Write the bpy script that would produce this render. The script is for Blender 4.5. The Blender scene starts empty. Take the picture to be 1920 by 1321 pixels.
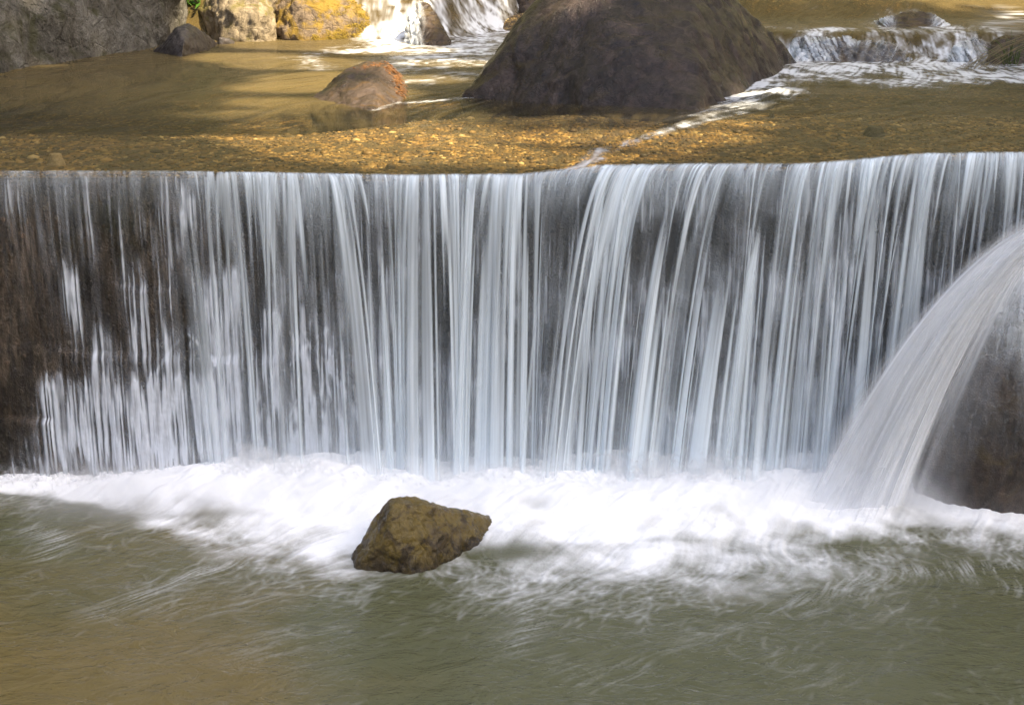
import bpy, bmesh, math, random
import numpy as np
random.seed(7)
RNG = np.random.default_rng(7)
C = bpy.context.scene.collection
SC = bpy.context.scene

# ------------------------------------------------------------------ camera
CAM_Z, PITCH, FPX = 2.83, 0.296, 2667.0
cp, sp = math.cos(PITCH), math.sin(PITCH)
cam = bpy.data.cameras.new('camera'); cam.lens = 50; cam.sensor_width = 36; cam.clip_end = 500
co = bpy.data.objects.new('camera', cam); C.objects.link(co)
co.location = (0, 0, CAM_Z); co.rotation_euler = (math.pi/2-PITCH, 0, 0)
SC.camera = co

def ray(px, py):
    a, b = (px-960)/FPX, (660.5-py)/FPX
    return a, b*sp+cp, b*cp-sp
def at_y(px, py, Y):
    r = ray(px, py); k = Y/r[1]
    return (r[0]*k, Y, CAM_Z+r[2]*k)
def at_z(px, py, Z):
    r = ray(px, py); k = (Z-CAM_Z)/r[2]
    return (r[0]*k, r[1]*k, Z)

# ------------------------------------------------------------------ noise
_T = {}
def vn(x, y, seed=0):
    if seed not in _T: _T[seed] = np.random.default_rng(1000+seed).random((256, 256))
    t = _T[seed]
    xi = np.floor(x).astype(np.int64); yi = np.floor(y).astype(np.int64)
    fx = x-xi; fy = y-yi
    fx = fx*fx*fx*(fx*(fx*6-15)+10); fy = fy*fy*fy*(fy*(fy*6-15)+10)
    x0 = xi & 255; x1 = (xi+1) & 255; y0 = yi & 255; y1 = (yi+1) & 255
    return (t[x0, y0]*(1-fx)+t[x1, y0]*fx)*(1-fy)+(t[x0, y1]*(1-fx)+t[x1, y1]*fx)*fy
def fbm(x, y, seed=0, o=4, g=.5):
    s = 0; a = 1; n = 0
    for i in range(o):
        s = s+a*vn(x*2**i+i*17.3, y*2**i+i*9.1, seed+i); n += a; a *= g
    return s/n
_T3 = {}
def vn3(p, seed=0):
    if seed not in _T3: _T3[seed] = np.random.default_rng(2000+seed).random((32, 32, 32))
    t = _T3[seed]
    i = np.floor(p).astype(np.int64); f = p-i
    f = f*f*(3-2*f); a = i & 31; b = (i+1) & 31
    r = 0
    for dx in (0, 1):
        for dy in (0, 1):
            for dz in (0, 1):
                w = (f[:, 0] if dx else 1-f[:, 0])*(f[:, 1] if dy else 1-f[:, 1])*(f[:, 2] if dz else 1-f[:, 2])
                r = r+w*t[(b if dx else a)[:, 0], (b if dy else a)[:, 1], (b if dz else a)[:, 2]]
    return r
def fbm3(p, seed=0, o=4, g=.5):
    s = 0; a = 1; n = 0
    for i in range(o):
        s = s+a*vn3(p*2**i+i*7.7, seed+i); n += a; a *= g
    return s/n
def ss(a, b, x):
    t = np.clip((x-a)/(b-a), 0, 1); return t*t*(3-2*t)
def seg_dist(X, Y, pts):
    d = np.full(X.shape, 1e9)
    for (x0, y0), (x1, y1) in zip(pts[:-1], pts[1:]):
        vx, vy = x1-x0, y1-y0; L = vx*vx+vy*vy+1e-9
        t = np.clip(((X-x0)*vx+(Y-y0)*vy)/L, 0, 1)
        d = np.minimum(d, np.hypot(X-x0-t*vx, Y-y0-t*vy))
    return d
def lic(noise, dx, dy, n):
    h, w = noise.shape
    L = np.hypot(dx, dy)+1e-6; dx = dx/L; dy = dy/L
    out = noise.copy(); tot = np.ones_like(noise)
    J, I = np.meshgrid(np.arange(w, dtype=np.float32), np.arange(h, dtype=np.float32))
    for sgn in (1, -1):
        x, y = J.copy(), I.copy()
        for k in range(n):
            ix = np.clip(x, 0, w-1).astype(np.int32); iy = np.clip(y, 0, h-1).astype(np.int32)
            x = x+sgn*dx[iy, ix]; y = y+sgn*dy[iy, ix]
            ix = np.clip(x, 0, w-1).astype(np.int32); iy = np.clip(y, 0, h-1).astype(np.int32)
            wt = .5+.5*math.cos(math.pi*(k+1)/(n+1))
            out += noise[iy, ix]*wt; tot += wt
    out /= tot
    m, s = out.mean(), out.std()
    return np.clip(.5+(out-m)/(s*4), 0, 1)
def bil(img, u, v):
    h, w = img.shape
    u = np.clip(u, 0, w-1.001); v = np.clip(v, 0, h-1.001)
    i = v.astype(int); j = u.astype(int); f = v-i; g = u-j
    return (img[i, j]*(1-g)+img[i, j+1]*g)*(1-f)+(img[i+1, j]*(1-g)+img[i+1, j+1]*g)*f

# ------------------------------------------------------------------ mesh helpers
def link(name, me, mats, parent=None):
    o = bpy.data.objects.new(name, me); C.objects.link(o)
    if not isinstance(mats, (list, tuple)): mats = [mats]
    for m in mats: me.materials.append(m)
    if parent: o.parent = parent
    return o
def tag(o, label=None, cat=None, group=None, kind=None):
    if label: o['label'] = label
    if cat: o['category'] = cat
    if group: o['group'] = group
    if kind: o['kind'] = kind
    return o
def set_attr(me, name, arr):
    arr = np.asarray(arr, dtype=np.float32)
    if arr.ndim == 2:
        a = me.attributes.new(name, 'FLOAT_VECTOR', 'POINT'); a.data.foreach_set('vector', arr.ravel())
    else:
        a = me.attributes.new(name, 'FLOAT', 'POINT'); a.data.foreach_set('value', arr)
def raw_mesh(name, co_, quads, attrs={}):
    me = bpy.data.meshes.new(name)
    co_ = np.asarray(co_, dtype=np.float32); quads = np.asarray(quads, dtype=np.int32)
    k = quads.shape[1]; nf = len(quads)
    me.vertices.add(len(co_)); me.vertices.foreach_set('co', co_.ravel())
    me.loops.add(nf*k); me.loops.foreach_set('vertex_index', quads.ravel())
    me.polygons.add(nf); me.polygons.foreach_set('loop_start', np.arange(0, nf*k, k, dtype=np.int32))
    me.update(calc_edges=True); me.validate()
    me.shade_smooth()
    for n, a in attrs.items(): set_attr(me, n, a)
    return me
def grid_quads(h, w, mask=None):
    i = np.arange(h*w).reshape(h, w)
    q = np.stack([i[:-1, :-1], i[:-1, 1:], i[1:, 1:], i[1:, :-1]], -1).reshape(-1, 4)
    if mask is not None: q = q[mask[:-1, :-1].ravel()]
    return q
def grid_mesh(name, X, Y, Z, attrs={}, mask=None, flip=False):
    h, w = X.shape
    q = grid_quads(h, w, mask)
    if flip: q = q[:, ::-1]
    return raw_mesh(name, np.stack([X, Y, Z], -1).reshape(-1, 3), q, {k: (a.reshape(-1, 3) if a.ndim == 3 else a.ravel()) for k, a in attrs.items()})
def axis(*segs):
    out = []
    for a, b, st in segs: out.append(np.arange(a, b, st))
    out.append(np.array([segs[-1][1]]))
    return np.concatenate(out)

# ------------------------------------------------------------------ material helpers
class NT:
    def __init__(s, name):
        s.m = bpy.data.materials.new(name); s.m.use_nodes = True
        s.t = s.m.node_tree; s.t.nodes.clear()
        s.out = s.t.nodes.new('ShaderNodeOutputMaterial')
    def n(s, typ, ins={}, **kw):
        nd = s.t.nodes.new('ShaderNode'+typ)
        for k, v in kw.items(): setattr(nd, k, v)
        for k, v in ins.items():
            if isinstance(v, bpy.types.NodeSocket): s.t.links.new(v, nd.inputs[k])
            else: nd.inputs[k].default_value = v
        return nd
    def math(s, op, a, b=None, c=None, clamp=False):
        nd = s.t.nodes.new('ShaderNodeMath'); nd.operation = op; nd.use_clamp = clamp
        for i, v in enumerate((a, b, c)):
            if v is None: continue
            if isinstance(v, bpy.types.NodeSocket): s.t.links.new(v, nd.inputs[i])
            else: nd.inputs[i].default_value = v
        return nd.outputs[0]
    def mix(s, f, a, b, blend='MIX'):
        nd = s.t.nodes.new('ShaderNodeMix'); nd.data_type = 'RGBA'; nd.blend_type = blend
        for i, v in ((0, f), (6, a), (7, b)):
            if isinstance(v, bpy.types.NodeSocket): s.t.links.new(v, nd.inputs[i])
            else: nd.inputs[i].default_value = v if i == 0 else (*v, 1)
        return nd.outputs[2]
    def ramp(s, f, stops):
        nd = s.t.nodes.new('ShaderNodeValToRGB'); s.t.links.new(f, nd.inputs[0])
        e = nd.color_ramp.elements
        while len(e) < len(stops): e.new(.5)
        for el, (p, c) in zip(e, stops):
            el.position = p; el.color = (*c, 1) if isinstance(c, tuple) else (c, c, c, 1)
        return nd.outputs[0]
    def attr(s, name, vec=False):
        nd = s.t.nodes.new('ShaderNodeAttribute'); nd.attribute_name = name
        return nd.outputs['Vector'] if vec else nd.outputs['Fac']
    def coord(s, scale=(1, 1, 1), src=None, loc=(0, 0, 0)):
        if src is None: src = s.t.nodes.new('ShaderNodeTexCoord').outputs['Object']
        return s.n('Mapping', {'Vector': src, 'Scale': scale, 'Location': loc}).outputs[0]
    def noise(s, vec, scale, detail=4, rough=.55, dist=0):
        return s.n('TexNoise', {'Vector': vec, 'Scale': scale, 'Detail': detail, 'Roughness': rough, 'Distortion': dist}).outputs['Fac']
    def bump(s, h, strength, dist, normal=None):
        d = {'Height': h, 'Strength': strength, 'Distance': dist}
        if normal is not None: d['Normal'] = normal
        return s.n('Bump', d).outputs[0]
    def done(s, sh): s.t.links.new(sh, s.out.inputs[0]); return s.m

def rock_mat(name, dark, mid, light, moss=None, moss_amt=.5, scale=1.0, rough=(.35, .8), bump=1.0, vein=.0, crack=1., grain=0., coat=0., wetz=None):
    t = NT(name); v = t.coord((scale,)*3)
    n1 = t.noise(v, 2.2, 6, .6, .6); n2 = t.noise(v, 14, 6, .7, .3); n3 = t.noise(v, 70, 4, .7)
    c = t.ramp(n1, [(.3, dark), (.5, mid), (.72, light)])
    c = t.mix(t.math('MULTIPLY', t.ramp(n2, [(.42, 0.0), (.7, 1.0)]), .55), c, light)
    c = t.mix(t.math('MULTIPLY', t.ramp(n2, [(.3, 1.0), (.48, 0.0)]), .7), c, dark)
    c = t.mix(t.math('MULTIPLY', t.ramp(n3, [(.38, 1.0), (.55, 0.0)]), .5), c, dark)
    if grain:
        gs = t.noise(t.coord((scale*26, scale*26, scale*5)), 1, 5, .7, .4); gk = t.noise(t.coord((scale*7, scale*7, scale*1.6)), 1, 5, .65, .6)
        c = t.mix(t.math('MULTIPLY', t.ramp(gs, [(.44, 1.0), (.6, 0.0)]), grain), c, dark)
        c = t.mix(t.math('MULTIPLY', t.ramp(gk, [(.5, 0.0), (.72, 1.0)]), grain), c, tuple(x*1.25 for x in light))
    if vein:
        w = t.n('TexWave', {'Vector': t.coord((scale*1.2, scale*.7, scale*2)), 'Scale': 1.6, 'Distortion': 9.0, 'Detail': 4.0, 'Detail Scale': 1.6}).outputs['Fac']
        c = t.mix(t.math('MULTIPLY', t.ramp(w, [(.55, 0.0), (.9, 1.0)]), vein), c, light)
    if moss:
        nz = t.n('SeparateXYZ', {0: t.n('NewGeometry').outputs['Normal']}).outputs['Z']
        m = t.noise(v, 3.1, 5, .65, .8)
        f = t.math('ADD', m, t.math('MULTIPLY', nz, .12))
        f = t.ramp(f, [(.62-.25*moss_amt, 0.0), (.74-.25*moss_amt, 1.0)])
        mc = t.mix(n2, tuple(x*.45 for x in moss), moss)
        c = t.mix(t.math('MULTIPLY', f, .85), c, mc)
    if wetz:
        oz = t.n('SeparateXYZ', {0: t.n('TexCoord').outputs['Object']}).outputs['Z']
        wf_ = t.n('MapRange', {'Value': t.math('ADD', oz, t.math('MULTIPLY', n2, .05)), 'From Min': wetz[0], 'From Max': wetz[1], 'To Min': .75, 'To Max': 0.0}).outputs[0]
        c = t.mix(wf_, c, tuple(x*.5 for x in dark))
    h = t.math('ADD', t.math('MULTIPLY', n2, .7), t.math('MULTIPLY', n3, .3))
    vo = t.n('TexVoronoi', {'Vector': v, 'Scale': 5.0}, feature='DISTANCE_TO_EDGE').outputs['Distance']
    h = t.math('ADD', h, t.math('MULTIPLY', t.ramp(vo, [(0, 0.0), (.05, 1.0)]), .12*crack))
    b = t.bump(h, .9*bump, .05/scale)
    ro = t.n('MapRange', {'Value': n1, 'From Min': .3, 'From Max': .7, 'To Min': rough[0], 'To Max': rough[1]}).outputs[0]
    return t.done(t.n('BsdfPrincipled', {'Base Color': c, 'Roughness': ro, 'Specular IOR Level': .28, 'Normal': b, 'Coat Weight': coat, 'Coat Roughness': .12, 'Coat Normal': t.bump(n2, .5, .04/scale)}).outputs[0])

# ------------------------------------------------------------------ geometry of the weir
WY = 7.0                                           # weir face
_lip = [(-900, 322), (0, 322), (300, 322), (560, 326), (760, 330), (980, 328), (1060, 320), (1120, 312), (1300, 309), (1500, 309), (1600, 302), (1720, 290), (1920, 287), (2800, 287)]
LX = np.array([at_y(a, b, WY)[0] for a, b in _lip]); LZ = np.array([at_y(a, b, WY)[2] for a, b in _lip])
def lip_z(x): return np.interp(x, LX, LZ)
PXM = FPX/7.27                                     # photo pixels per metre at the weir, for reading widths
def fx(px, Y=WY): return at_y(px, 600, Y)[0]

def wall_relief(x, z):
    r = .018*(fbm(x*3, z*3, 11, 5)-.5)+.01*(fbm(x*14, z*14, 12, 4)-.5)
    led1 = .66+.10*(vn(x*1.1, x*0, 13)-.5)+.10*(vn(x*4, x*0, 14)-.5)      # broken ledges on the thinly covered end
    led2 = 1.12+.30*(vn(x*2.2, x*0+3, 15)-.5)
    left = ss(.4, -1.0, x)
    r = r+left*(.022*ss(led1+.03, led1-.03, z)+.018*ss(led2+.03, led2-.01, z)*ss(.4, .6, vn(x*2.7, x*0+9, 16)))
    r = r+.035*ss(.36, .33, z)*ss(.45, .55, vn(x*3.1, x*0+2, 17))
    return r                                       # towards the camera

# ------------------------------------------------------------------ terrain (bed, banks, hillside)
UPZ = 1.62
def terrain_z(x, y):
    n = fbm(x*.5, y*.5, 21, 5)-.5
    down = -.45+.25*n+ss(3.9, 7.5, np.abs(x))*3.0
    bed = 1.515-.28*ss(8.6+.9*ss(-1.6, -.2, x), 11.5, y)*ss(1.0, -.5, x)-.12*ss(9.6, 11.5, y)*ss(.5, 2, x)
    bed = bed+.055*np.exp(-((x-.75)/1.0)**2-((y-9.35)/.45)**2)
    bed = bed+.35*ss(12.8, 14.5, y)*ss(1.2, 2.2, x)+.45*ss(15.2, 16.6, y)*ss(1.9, 1.2, x)+.02*ss(15, 24, y)
    bed = bed+.05*n+.025*(fbm(x*5, y*5, 22, 3)-.5)
    hw = 3.6+.34*(y-7)*ss(0, 2, x)+.12*(y-7)*ss(2, 0, x)
    bank = ss(hw, hw+2.9, np.abs(x+.2))*3.5
    up = bed+bank+ss(18.5, 34, y)*26*(1+.25*n)  # upstream hillside raised steep to block sky from the water's reflections
    k = ss(7.12, 7.3, y)
    z = down*(1-k)+up*k
    return z+ss(9, 34, np.abs(x))*(12+5*n)+ss(-8, -40, y)*8
xa = axis((-60, -6, 1.5), (-6, 6, .05), (6, 60.5, 1.5)); ya = axis((-50, 3, 1.5), (3, 7, .1), (7, 18, .04), (18, 70, 1.3))
X, Y = np.meshgrid(xa, ya)
t = NT('riverbed_gravel_and_earth')
v = t.coord(); g = t.n('NewGeometry').outputs['Position']
vo = t.n('TexVoronoi', {'Vector': t.coord((1, .55, 1)), 'Scale': 40.0, 'Randomness': 1.0})
vo2 = t.n('TexVoronoi', {'Vector': t.coord((1, .6, 1)), 'Scale': 9.0})
cellv = t.n('SeparateColor', {0: vo.outputs['Color']}).outputs[0]
cell2 = t.n('SeparateColor', {0: vo2.outputs['Color']}).outputs[1]
c = t.ramp(cellv, [(0, (.035, .022, .008)), (.4, (.10, .056, .014)), (.7, (.19, .108, .025)), (.93, (.34, .21, .06)), (1, (.48, .36, .16))])
c = t.mix(t.ramp(cell2, [(.78, 0.0), (.86, .75)]), c, (.03, .024, .013))
c = t.mix(t.math('MULTIPLY', t.ramp(t.noise(v, 1.3, 5, .6), [(.42, 1.0), (.6, 0.0)]), .6), c, (.055, .04, .016))
hz = t.n('SeparateXYZ', {0: g}).outputs['Z']
bank = t.ramp(t.math('ADD', t.math('MULTIPLY', t.noise(v, .8, 5), .6), t.math('MULTIPLY', hz, .25)), [(.85, 0.0), (1.0, 1.0)])
soil = t.mix(t.noise(v, 2.5, 6), (.035, .05, .012), (.10, .085, .03))
c = t.mix(bank, c, soil)
h = t.math('SUBTRACT', 1.0, vo.outputs['Distance'])
terr = link('riverbed', grid_mesh('riverbed', X, Y, terrain_z(X, Y)), t.done(t.n('BsdfPrincipled', {'Base Color': c, 'Roughness': .8, 'Normal': t.bump(h, .8, .02)}).outputs[0]))
tag(terr, kind='structure')

# ------------------------------------------------------------------ weir wall
t = NT('wet_weir_concrete'); v = t.coord()
n1 = t.noise(t.coord((1, 1, .35)), 3, 6, .65, .4); n2 = t.noise(t.coord((1, 1, .25)), 18, 5, .7); n3 = t.noise(v, 60, 4, .7)
c = t.ramp(n1, [(.3, (.018, .017, .012)), (.5, (.082, .060, .040)), (.7, (.165, .125, .088))])
c = t.mix(t.math('MULTIPLY', t.ramp(n2, [(.4, 1.0), (.56, 0.0)]), .75), c, (.016, .014, .011))
vo = t.n('TexVoronoi', {'Vector': t.coord((1, 1, .8)), 'Scale': 22.0})
peb = t.ramp(vo.outputs['Distance'], [(.18, 1.0), (.3, 0.0)])
sel = t.ramp(t.n('SeparateColor', {0: vo.outputs['Color']}).outputs[0], [(.86, 0.0), (.9, 1.0)])
pc = t.mix(t.n('SeparateColor', {0: vo.outputs['Color']}).outputs[1], (.17, .10, .05), (.24, .21, .17))
c = t.mix(t.math('MULTIPLY', t.math('MULTIPLY', peb, sel), .8), c, pc)
c = t.mix(t.math('MULTIPLY', t.ramp(t.noise(v, 1.7, 4), [(.52, 0.0), (.65, 1.0)]), .5), c, (.035, .045, .018))
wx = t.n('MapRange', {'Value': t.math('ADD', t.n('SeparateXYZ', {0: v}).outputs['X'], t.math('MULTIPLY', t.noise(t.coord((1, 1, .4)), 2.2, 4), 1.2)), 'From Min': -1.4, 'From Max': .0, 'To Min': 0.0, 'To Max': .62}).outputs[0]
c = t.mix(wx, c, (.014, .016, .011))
c = t.mix(t.math('MULTIPLY', t.ramp(t.noise(t.coord((1, 1, .12)), 55, 4, .7), [(.42, 1.0), (.6, 0.0)]), .6), c, (.018, .015, .011))
h = t.math('ADD', t.math('MULTIPLY', n2, .5), t.math('ADD', t.math('MULTIPLY', n3, .4), t.math('MULTIPLY', peb, .2)))
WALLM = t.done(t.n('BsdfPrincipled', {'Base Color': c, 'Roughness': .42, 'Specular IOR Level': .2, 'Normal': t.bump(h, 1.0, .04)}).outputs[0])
xs = axis((-8, -3.4, .2), (-3.4, 3.4, .012), (3.4, 8.1, .2)); zs = axis((-.6, 1.0, .0125), (1.0, 1.0+.74, .0125))
X, Zp = np.meshgrid(xs, np.linspace(0, 1, 150))
top = lip_z(X)-.035
Z = -.6+(top+.6)*Zp
Yw = WY-wall_relief(X, Z)+.03*ss(.985, 1.0, Zp)
weir = bpy.data.objects.new('weir', None); C.objects.link(weir); weir.location = (0, WY, 0)
tag(weir, 'long low concrete weir with dark wet stained face under the falling water', 'weir')
def wpart(name, me, m):
    me.transform(__import__('mathutils').Matrix.Translation((0, -WY, 0))); return link(name, me, m, weir)
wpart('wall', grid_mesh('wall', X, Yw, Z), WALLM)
ys = np.linspace(0, .5, 26)
X, Yp = np.meshgrid(xs, ys)
wpart('crest', grid_mesh('crest', X, WY+.03+Yp, lip_z(X)-.035-.07*Yp/.5+.012*(fbm(X*9, Yp*9, 31)-.5)*ss(0, .05, Yp), flip=True), terr.data.materials[0])

# ------------------------------------------------------------------ upstream water
def P2(px, py, z=UPZ): return at_z(px, py, z)[:2]
def water_up(x, y):
    z = UPZ+(lip_z(x)-UPZ)*ss(13, 7, y)
    z = z+.022*ss(9, 20, y)
    # right hand riffle coming down past the large boulder
    yb = 12.9+.25*(vn(x*1.7, x*0, 41)-.5)+.5*ss(3.2, 4.2, x)*0
    z = z+(.19*ss(yb, yb+.75, y)+.16*ss(yb+2.2, yb+3.6, y))*ss(1.75, 2.35, x)
    # cascade in the middle
    yc = 15.0+1.5*ss(-.9, .3, x)
    z = z+.55*ss(yc, yc+.55+.6*ss(-1.0, -.3, x), y)*ss(1.9, 1.2, x)
    # slab with water running over it
    for (px, py, w, d, hh) in ((1590, 112, .48, .45, .03), (1500, 118, .25, .4, .03), (1720, 62, .42, .5, .015)):
        cx, cy = P2(px, py, 1.72); cy += .25
        z = z+hh*np.exp(-((x-cx)/w)**2*1.4-((y-cy)/d)**2*1.4)
    # shock line crossing the crest diagonally
    d = seg_dist(x, y, [P2(1470, 180), P2(1340, 225), P2(1180, 270), P2(1040, 318)])
    z = z+.022*np.exp(-(d/.10)**2)*ss(6.8, 7.3, y)
    return z
xa = axis((-7, -3.6, .12), (-3.6, 4.6, .011), (4.6, 7.1, .12)); ya = axis((7.0, 9.4, .014), (9.4, 12, .025), (12, 17.5, .03), (17.5, 26, .2))
X, Y = np.meshgrid(xa, ya)
# flow-aligned streaks (lic) in the plane of the river
LSX, LSY, LC = -4.0, 6.9, .014
gw, gh = int(8.8/LC), int(11.2/LC)
gx, gy = np.meshgrid(LSX+np.arange(gw)*LC, LSY+np.arange(gh)*LC)
fu = -.25-.5*ss(12, 8, gy)*ss(.2, 1.5, gx)-.5*ss(2.3, 1.2, gx)*ss(12.5, 14, gy)*1.2+.9*(fbm(gx*.9, gy*.9, 51, 2)-.5)*1.4
fv = -1+.8*ss(9.5, 12, gy)*ss(.5, -1.0, gx)
wn = RNG.random((gh, gw)).astype(np.float32)
S_up = lic(wn, fu, fv, 22)
wn2 = vn(gx/.05, gy/.05, 52).astype(np.float32)
S_up2 = lic(wn2, fu, fv, 34)
del wn, wn2
su = (X-LSX)/LC; sv = (Y-LSY)/LC
s1 = bil(S_up, su, sv); s2 = bil(S_up2, su, sv)
Z = water_up(X, Y)
Z = Z+.010*(fbm(X*2.2, Y*3.5, 53, 4)-.5)+.006*(s2-.5)
foam = np.zeros_like(X)
def band(pts, w, amt, z=UPZ):
    d = seg_dist(X, Y, [P2(a, b, z) for a, b in pts])
    d = d+.35*w*(fbm(X*3, Y*2, 54, 3)-.5)*2
    return amt*np.exp(-np.clip(d/w, 0, None)**2)
for pts, w, a, z in (
    ([(1920, 146), (1850, 128), (1780, 148), (1690, 126), (1610, 120), (1540, 136), (1480, 121), (1420, 148), (1385, 175)], .32, 1.15, 1.66), ([(1560, 66), (1500, 82), (1478, 112)], .2, 1.0, 1.76), ([(1720, 118), (1750, 90), (1735, 70)], .25, 1.0, 1.8), ([(1870, 120), (1900, 104), (1940, 96)], .25, .9, 1.74), ([(1700, 160), (1560, 140), (1460, 150), (1400, 185)], .30, .55, 1.66),
    ([(1385, 175), (1400, 195), (1330, 225)], .16, .55, 1.64),
    ([(1480, 75), (1560, 70)], .18, .9, 1.86), ([(1600, 75), (1700, 85), (1740, 110)], .16, .8, 1.86),
    ([(1730, 120), (1770, 100), (1800, 118), (1840, 125)], .22, 1.0, 1.72),
    ([(1740, 30), (1790, 45), (1830, 60), (1790, 80)], .3, .7, 1.9), ([(1700, 20), (1660, 50), (1630, 75)], .3, .6, 1.9),
    ([(1900, 0), (1860, 25), (1800, 40)], .3, .45, 2.0), ([(1480, 15), (1530, 18)], .4, .3, 2.0),
    ([(735, 72), (720, 90), (690, 97)], .24, 1.1, UPZ), ([(770, 95), (700, 99), (650, 100)], .16, .8, UPZ),
    ([(850, 95), (900, 70), (960, 50), (1000, 40)], .5, .9, UPZ), ([(790, 115), (850, 105), (930, 85)], .45, .75, UPZ),
    ([(770, 130), (830, 125), (900, 115)], .4, .55, UPZ), ([(790, 155), (860, 140)], .3, .35, UPZ),
    ([(700, 205), (740, 192), (800, 190), (880, 182)], .06, .5, UPZ),
    ([(600, 130), (560, 110), (640, 90)], .2, .35, UPZ),
    ([(1470, 180), (1340, 225), (1230, 258), (1100, 300)], .05, .45, 1.65), ([(1050, 318), (1120, 298)], .05, .5, 1.66),
    ([(1900, 55), (1840, 40), (1750, 15)], .3, .4, 2.0)):
    foam = np.maximum(foam, band(pts, w, a, z))
yc = 15.0+1.5*ss(-.9, .3, X)
casc = ss(yc-.35, yc+.05, Y)*ss(yc+3, yc+1.2, Y)*ss(-1.75, -1.5, X)*ss(1.0, .4, X)
foam = np.maximum(foam, .72*casc)
steep = np.clip(np.abs(np.gradient(Z, axis=0)/np.gradient(Y, axis=0))-.12, 0, .6)*1.6
foam = np.maximum(foam, steep*.7*ss(1.6, 2.3, X))
tx = .5*fbm(X*7+2.2*fbm(X*3, Y*3, 57, 2), Y*3.2, 58, 4)+.5*fbm(X*16+.8*Y, Y*9, 59, 3)
foam = foam*(.30+1.2*ss(.28, .78, tx))*(.05+1.25*s1+.35*s2)
foam = .85*ss(.05, 1.05, foam)
# silty, opaque water in the pool behind the weir, clear shallow water over the crest
y0_ = 8.7+1.0*ss(-1.6, -.2, X)
deep = ss(y0_, y0_+1.3, Y+.7*(fbm(X*1.2, Y*.9, 55, 3)-.5))
murk = .10+.72*deep
murk = murk-.35*ss(1.6, 2.4, X)*ss(13.6, 12.2, Y)*deep
murk = np.clip(murk+.42*(s2-.5)+.22*(s1-.5)+.15*(fbm(X*2.5+Y, Y*1.4, 56, 3)-.5), .02, .95)
t = NT('silty_river_water')
fo = t.attr('foam'); mu = t.attr('murk')
nb = t.noise(t.coord((1, .45, 1)), 9, 4, .6, .8)
nb2 = t.noise(t.coord((1, .5, 1)), 40, 3, .6, .5)
b = t.bump(t.math('ADD', nb, t.math('MULTIPLY', nb2, .25)), .35, .03)
silt = t.n('BsdfDiffuse', {'Color': t.mix(t.noise(t.coord((.6, .3, 1)), 1.6, 4), (.052, .038, .014), (.120, .084, .030)), 'Normal': b}).outputs[0]
clear = t.n('BsdfTransparent', {'Color': (.93, .88, .74, 1)}).outputs[0]
body = t.n('MixShader', {0: mu, 1: clear, 2: silt}).outputs[0]
gl = t.n('BsdfGlossy', {'Color': (1, 1, 1, 1), 'Roughness': .26, 'Normal': b}).outputs[0]
fr = t.n('Fresnel', {'IOR': 1.33, 'Normal': b}).outputs[0]
body = t.n('MixShader', {0: t.math('MULTIPLY', fr, .30), 1: body, 2: gl}).outputs[0]
wh = t.n('BsdfPrincipled', {'Base Color': (.78, .80, .82, 1), 'Roughness': .5, 'Normal': b}).outputs[0]
wat = link('river_water', grid_mesh('river_water', X, Y, Z, {'foam': foam, 'murk': murk}), t.done(t.n('MixShader', {0: fo, 1: body, 2: wh}).outputs[0]))
tag(wat, kind='structure')

# ------------------------------------------------------------------ lower pool with its foam
FE = [(-1200, 935), (-200, 922), (0, 922), (150, 946), (300, 995), (450, 1035), (600, 1062), (680, 1085), (800, 1070), (960, 1110), (1100, 1115), (1300, 1100), (1500, 1090), (1640, 1055), (1760, 1010), (1920, 1042), (2200, 1020), (3200, 990)]
EX = np.array([P2(a, b, 0)[0] for a, b in FE]); EY = np.array([P2(a, b, 0)[1] for a, b in FE])
LSX, LSY, LC = -3.4, 3.6, .0062
gw, gh = int(6.8/LC), int(3.45/LC)
gx, gy = np.meshgrid(LSX+np.arange(gw)*LC, LSY+np.arange(gh)*LC)
rx, ry = P2(790, 1050, 0)
cw = fbm(gx*1.3, gy*1.3, 61, 3)
psi = fbm(gx*1.1, gy*1.6, 62, 3)
pu = np.gradient(psi, axis=0); pv = -np.gradient(psi, axis=1)
k = .55/np.abs(pu).mean()
fu = -.80+.45*ss(.3, 1.5, gx)+k*pu*.30; fv = -.85+.35*ss(6.2, 5.4, gy)+k*pv*.30
dr = np.hypot((gx-rx)/.5, (gy-ry)/.35)
fu = fu+np.where(gx > rx, 1, -1)*1.1*np.exp(-dr**2)
wn = RNG.random((gh, gw)).astype(np.float32)
A1 = lic(wn, fu, fv, 20)
wn = vn(gx/.02, gy/.02, 63).astype(np.float32); A2 = lic(wn, fu, fv, 34)
wn = vn(gx/.07, gy/.07, 64).astype(np.float32); A3 = lic(wn, fu, fv, 48)
xa = axis((-9, -3.2, .15), (-3.2, 3.2, .0075), (3.2, 9.1, .15)); ya = axis((-9, 3.6, .15), (3.6, 5.4, .009), (5.4, 7.0, .0065))
X, Y = np.meshgrid(xa, ya)
su = (X-LSX)/LC; sv = (Y-LSY)/LC
a1, a2, a3 = bil(A1, su, sv), bil(A2, su, sv), bil(A3, su, sv)
e = np.interp(X, EX, EY)+.22*(fbm(X*1.8, Y*1.8, 65, 3)-.5)
d = (Y-e)/(6.85-e)                                  # 0 at the ragged front edge, 1 where the water lands
low = fbm(X*2.6+.6*Y, Y*3.4, 66, 4)
core = ss(-.22, .74, d+.22*(a3-.5)+.80*(low-.5)+.45*(fbm(X*8+Y*2, Y*10, 72, 4)-.5))
fo_ = core*1.15+.20*(a2-.5)*ss(.95, .2, d)*ss(-.25, .15, d)+.14*(a1-.5)*ss(.95, .3, d)*ss(-.25, .15, d)
fo_ = fo_*ss(-.34, .10, d)
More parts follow.
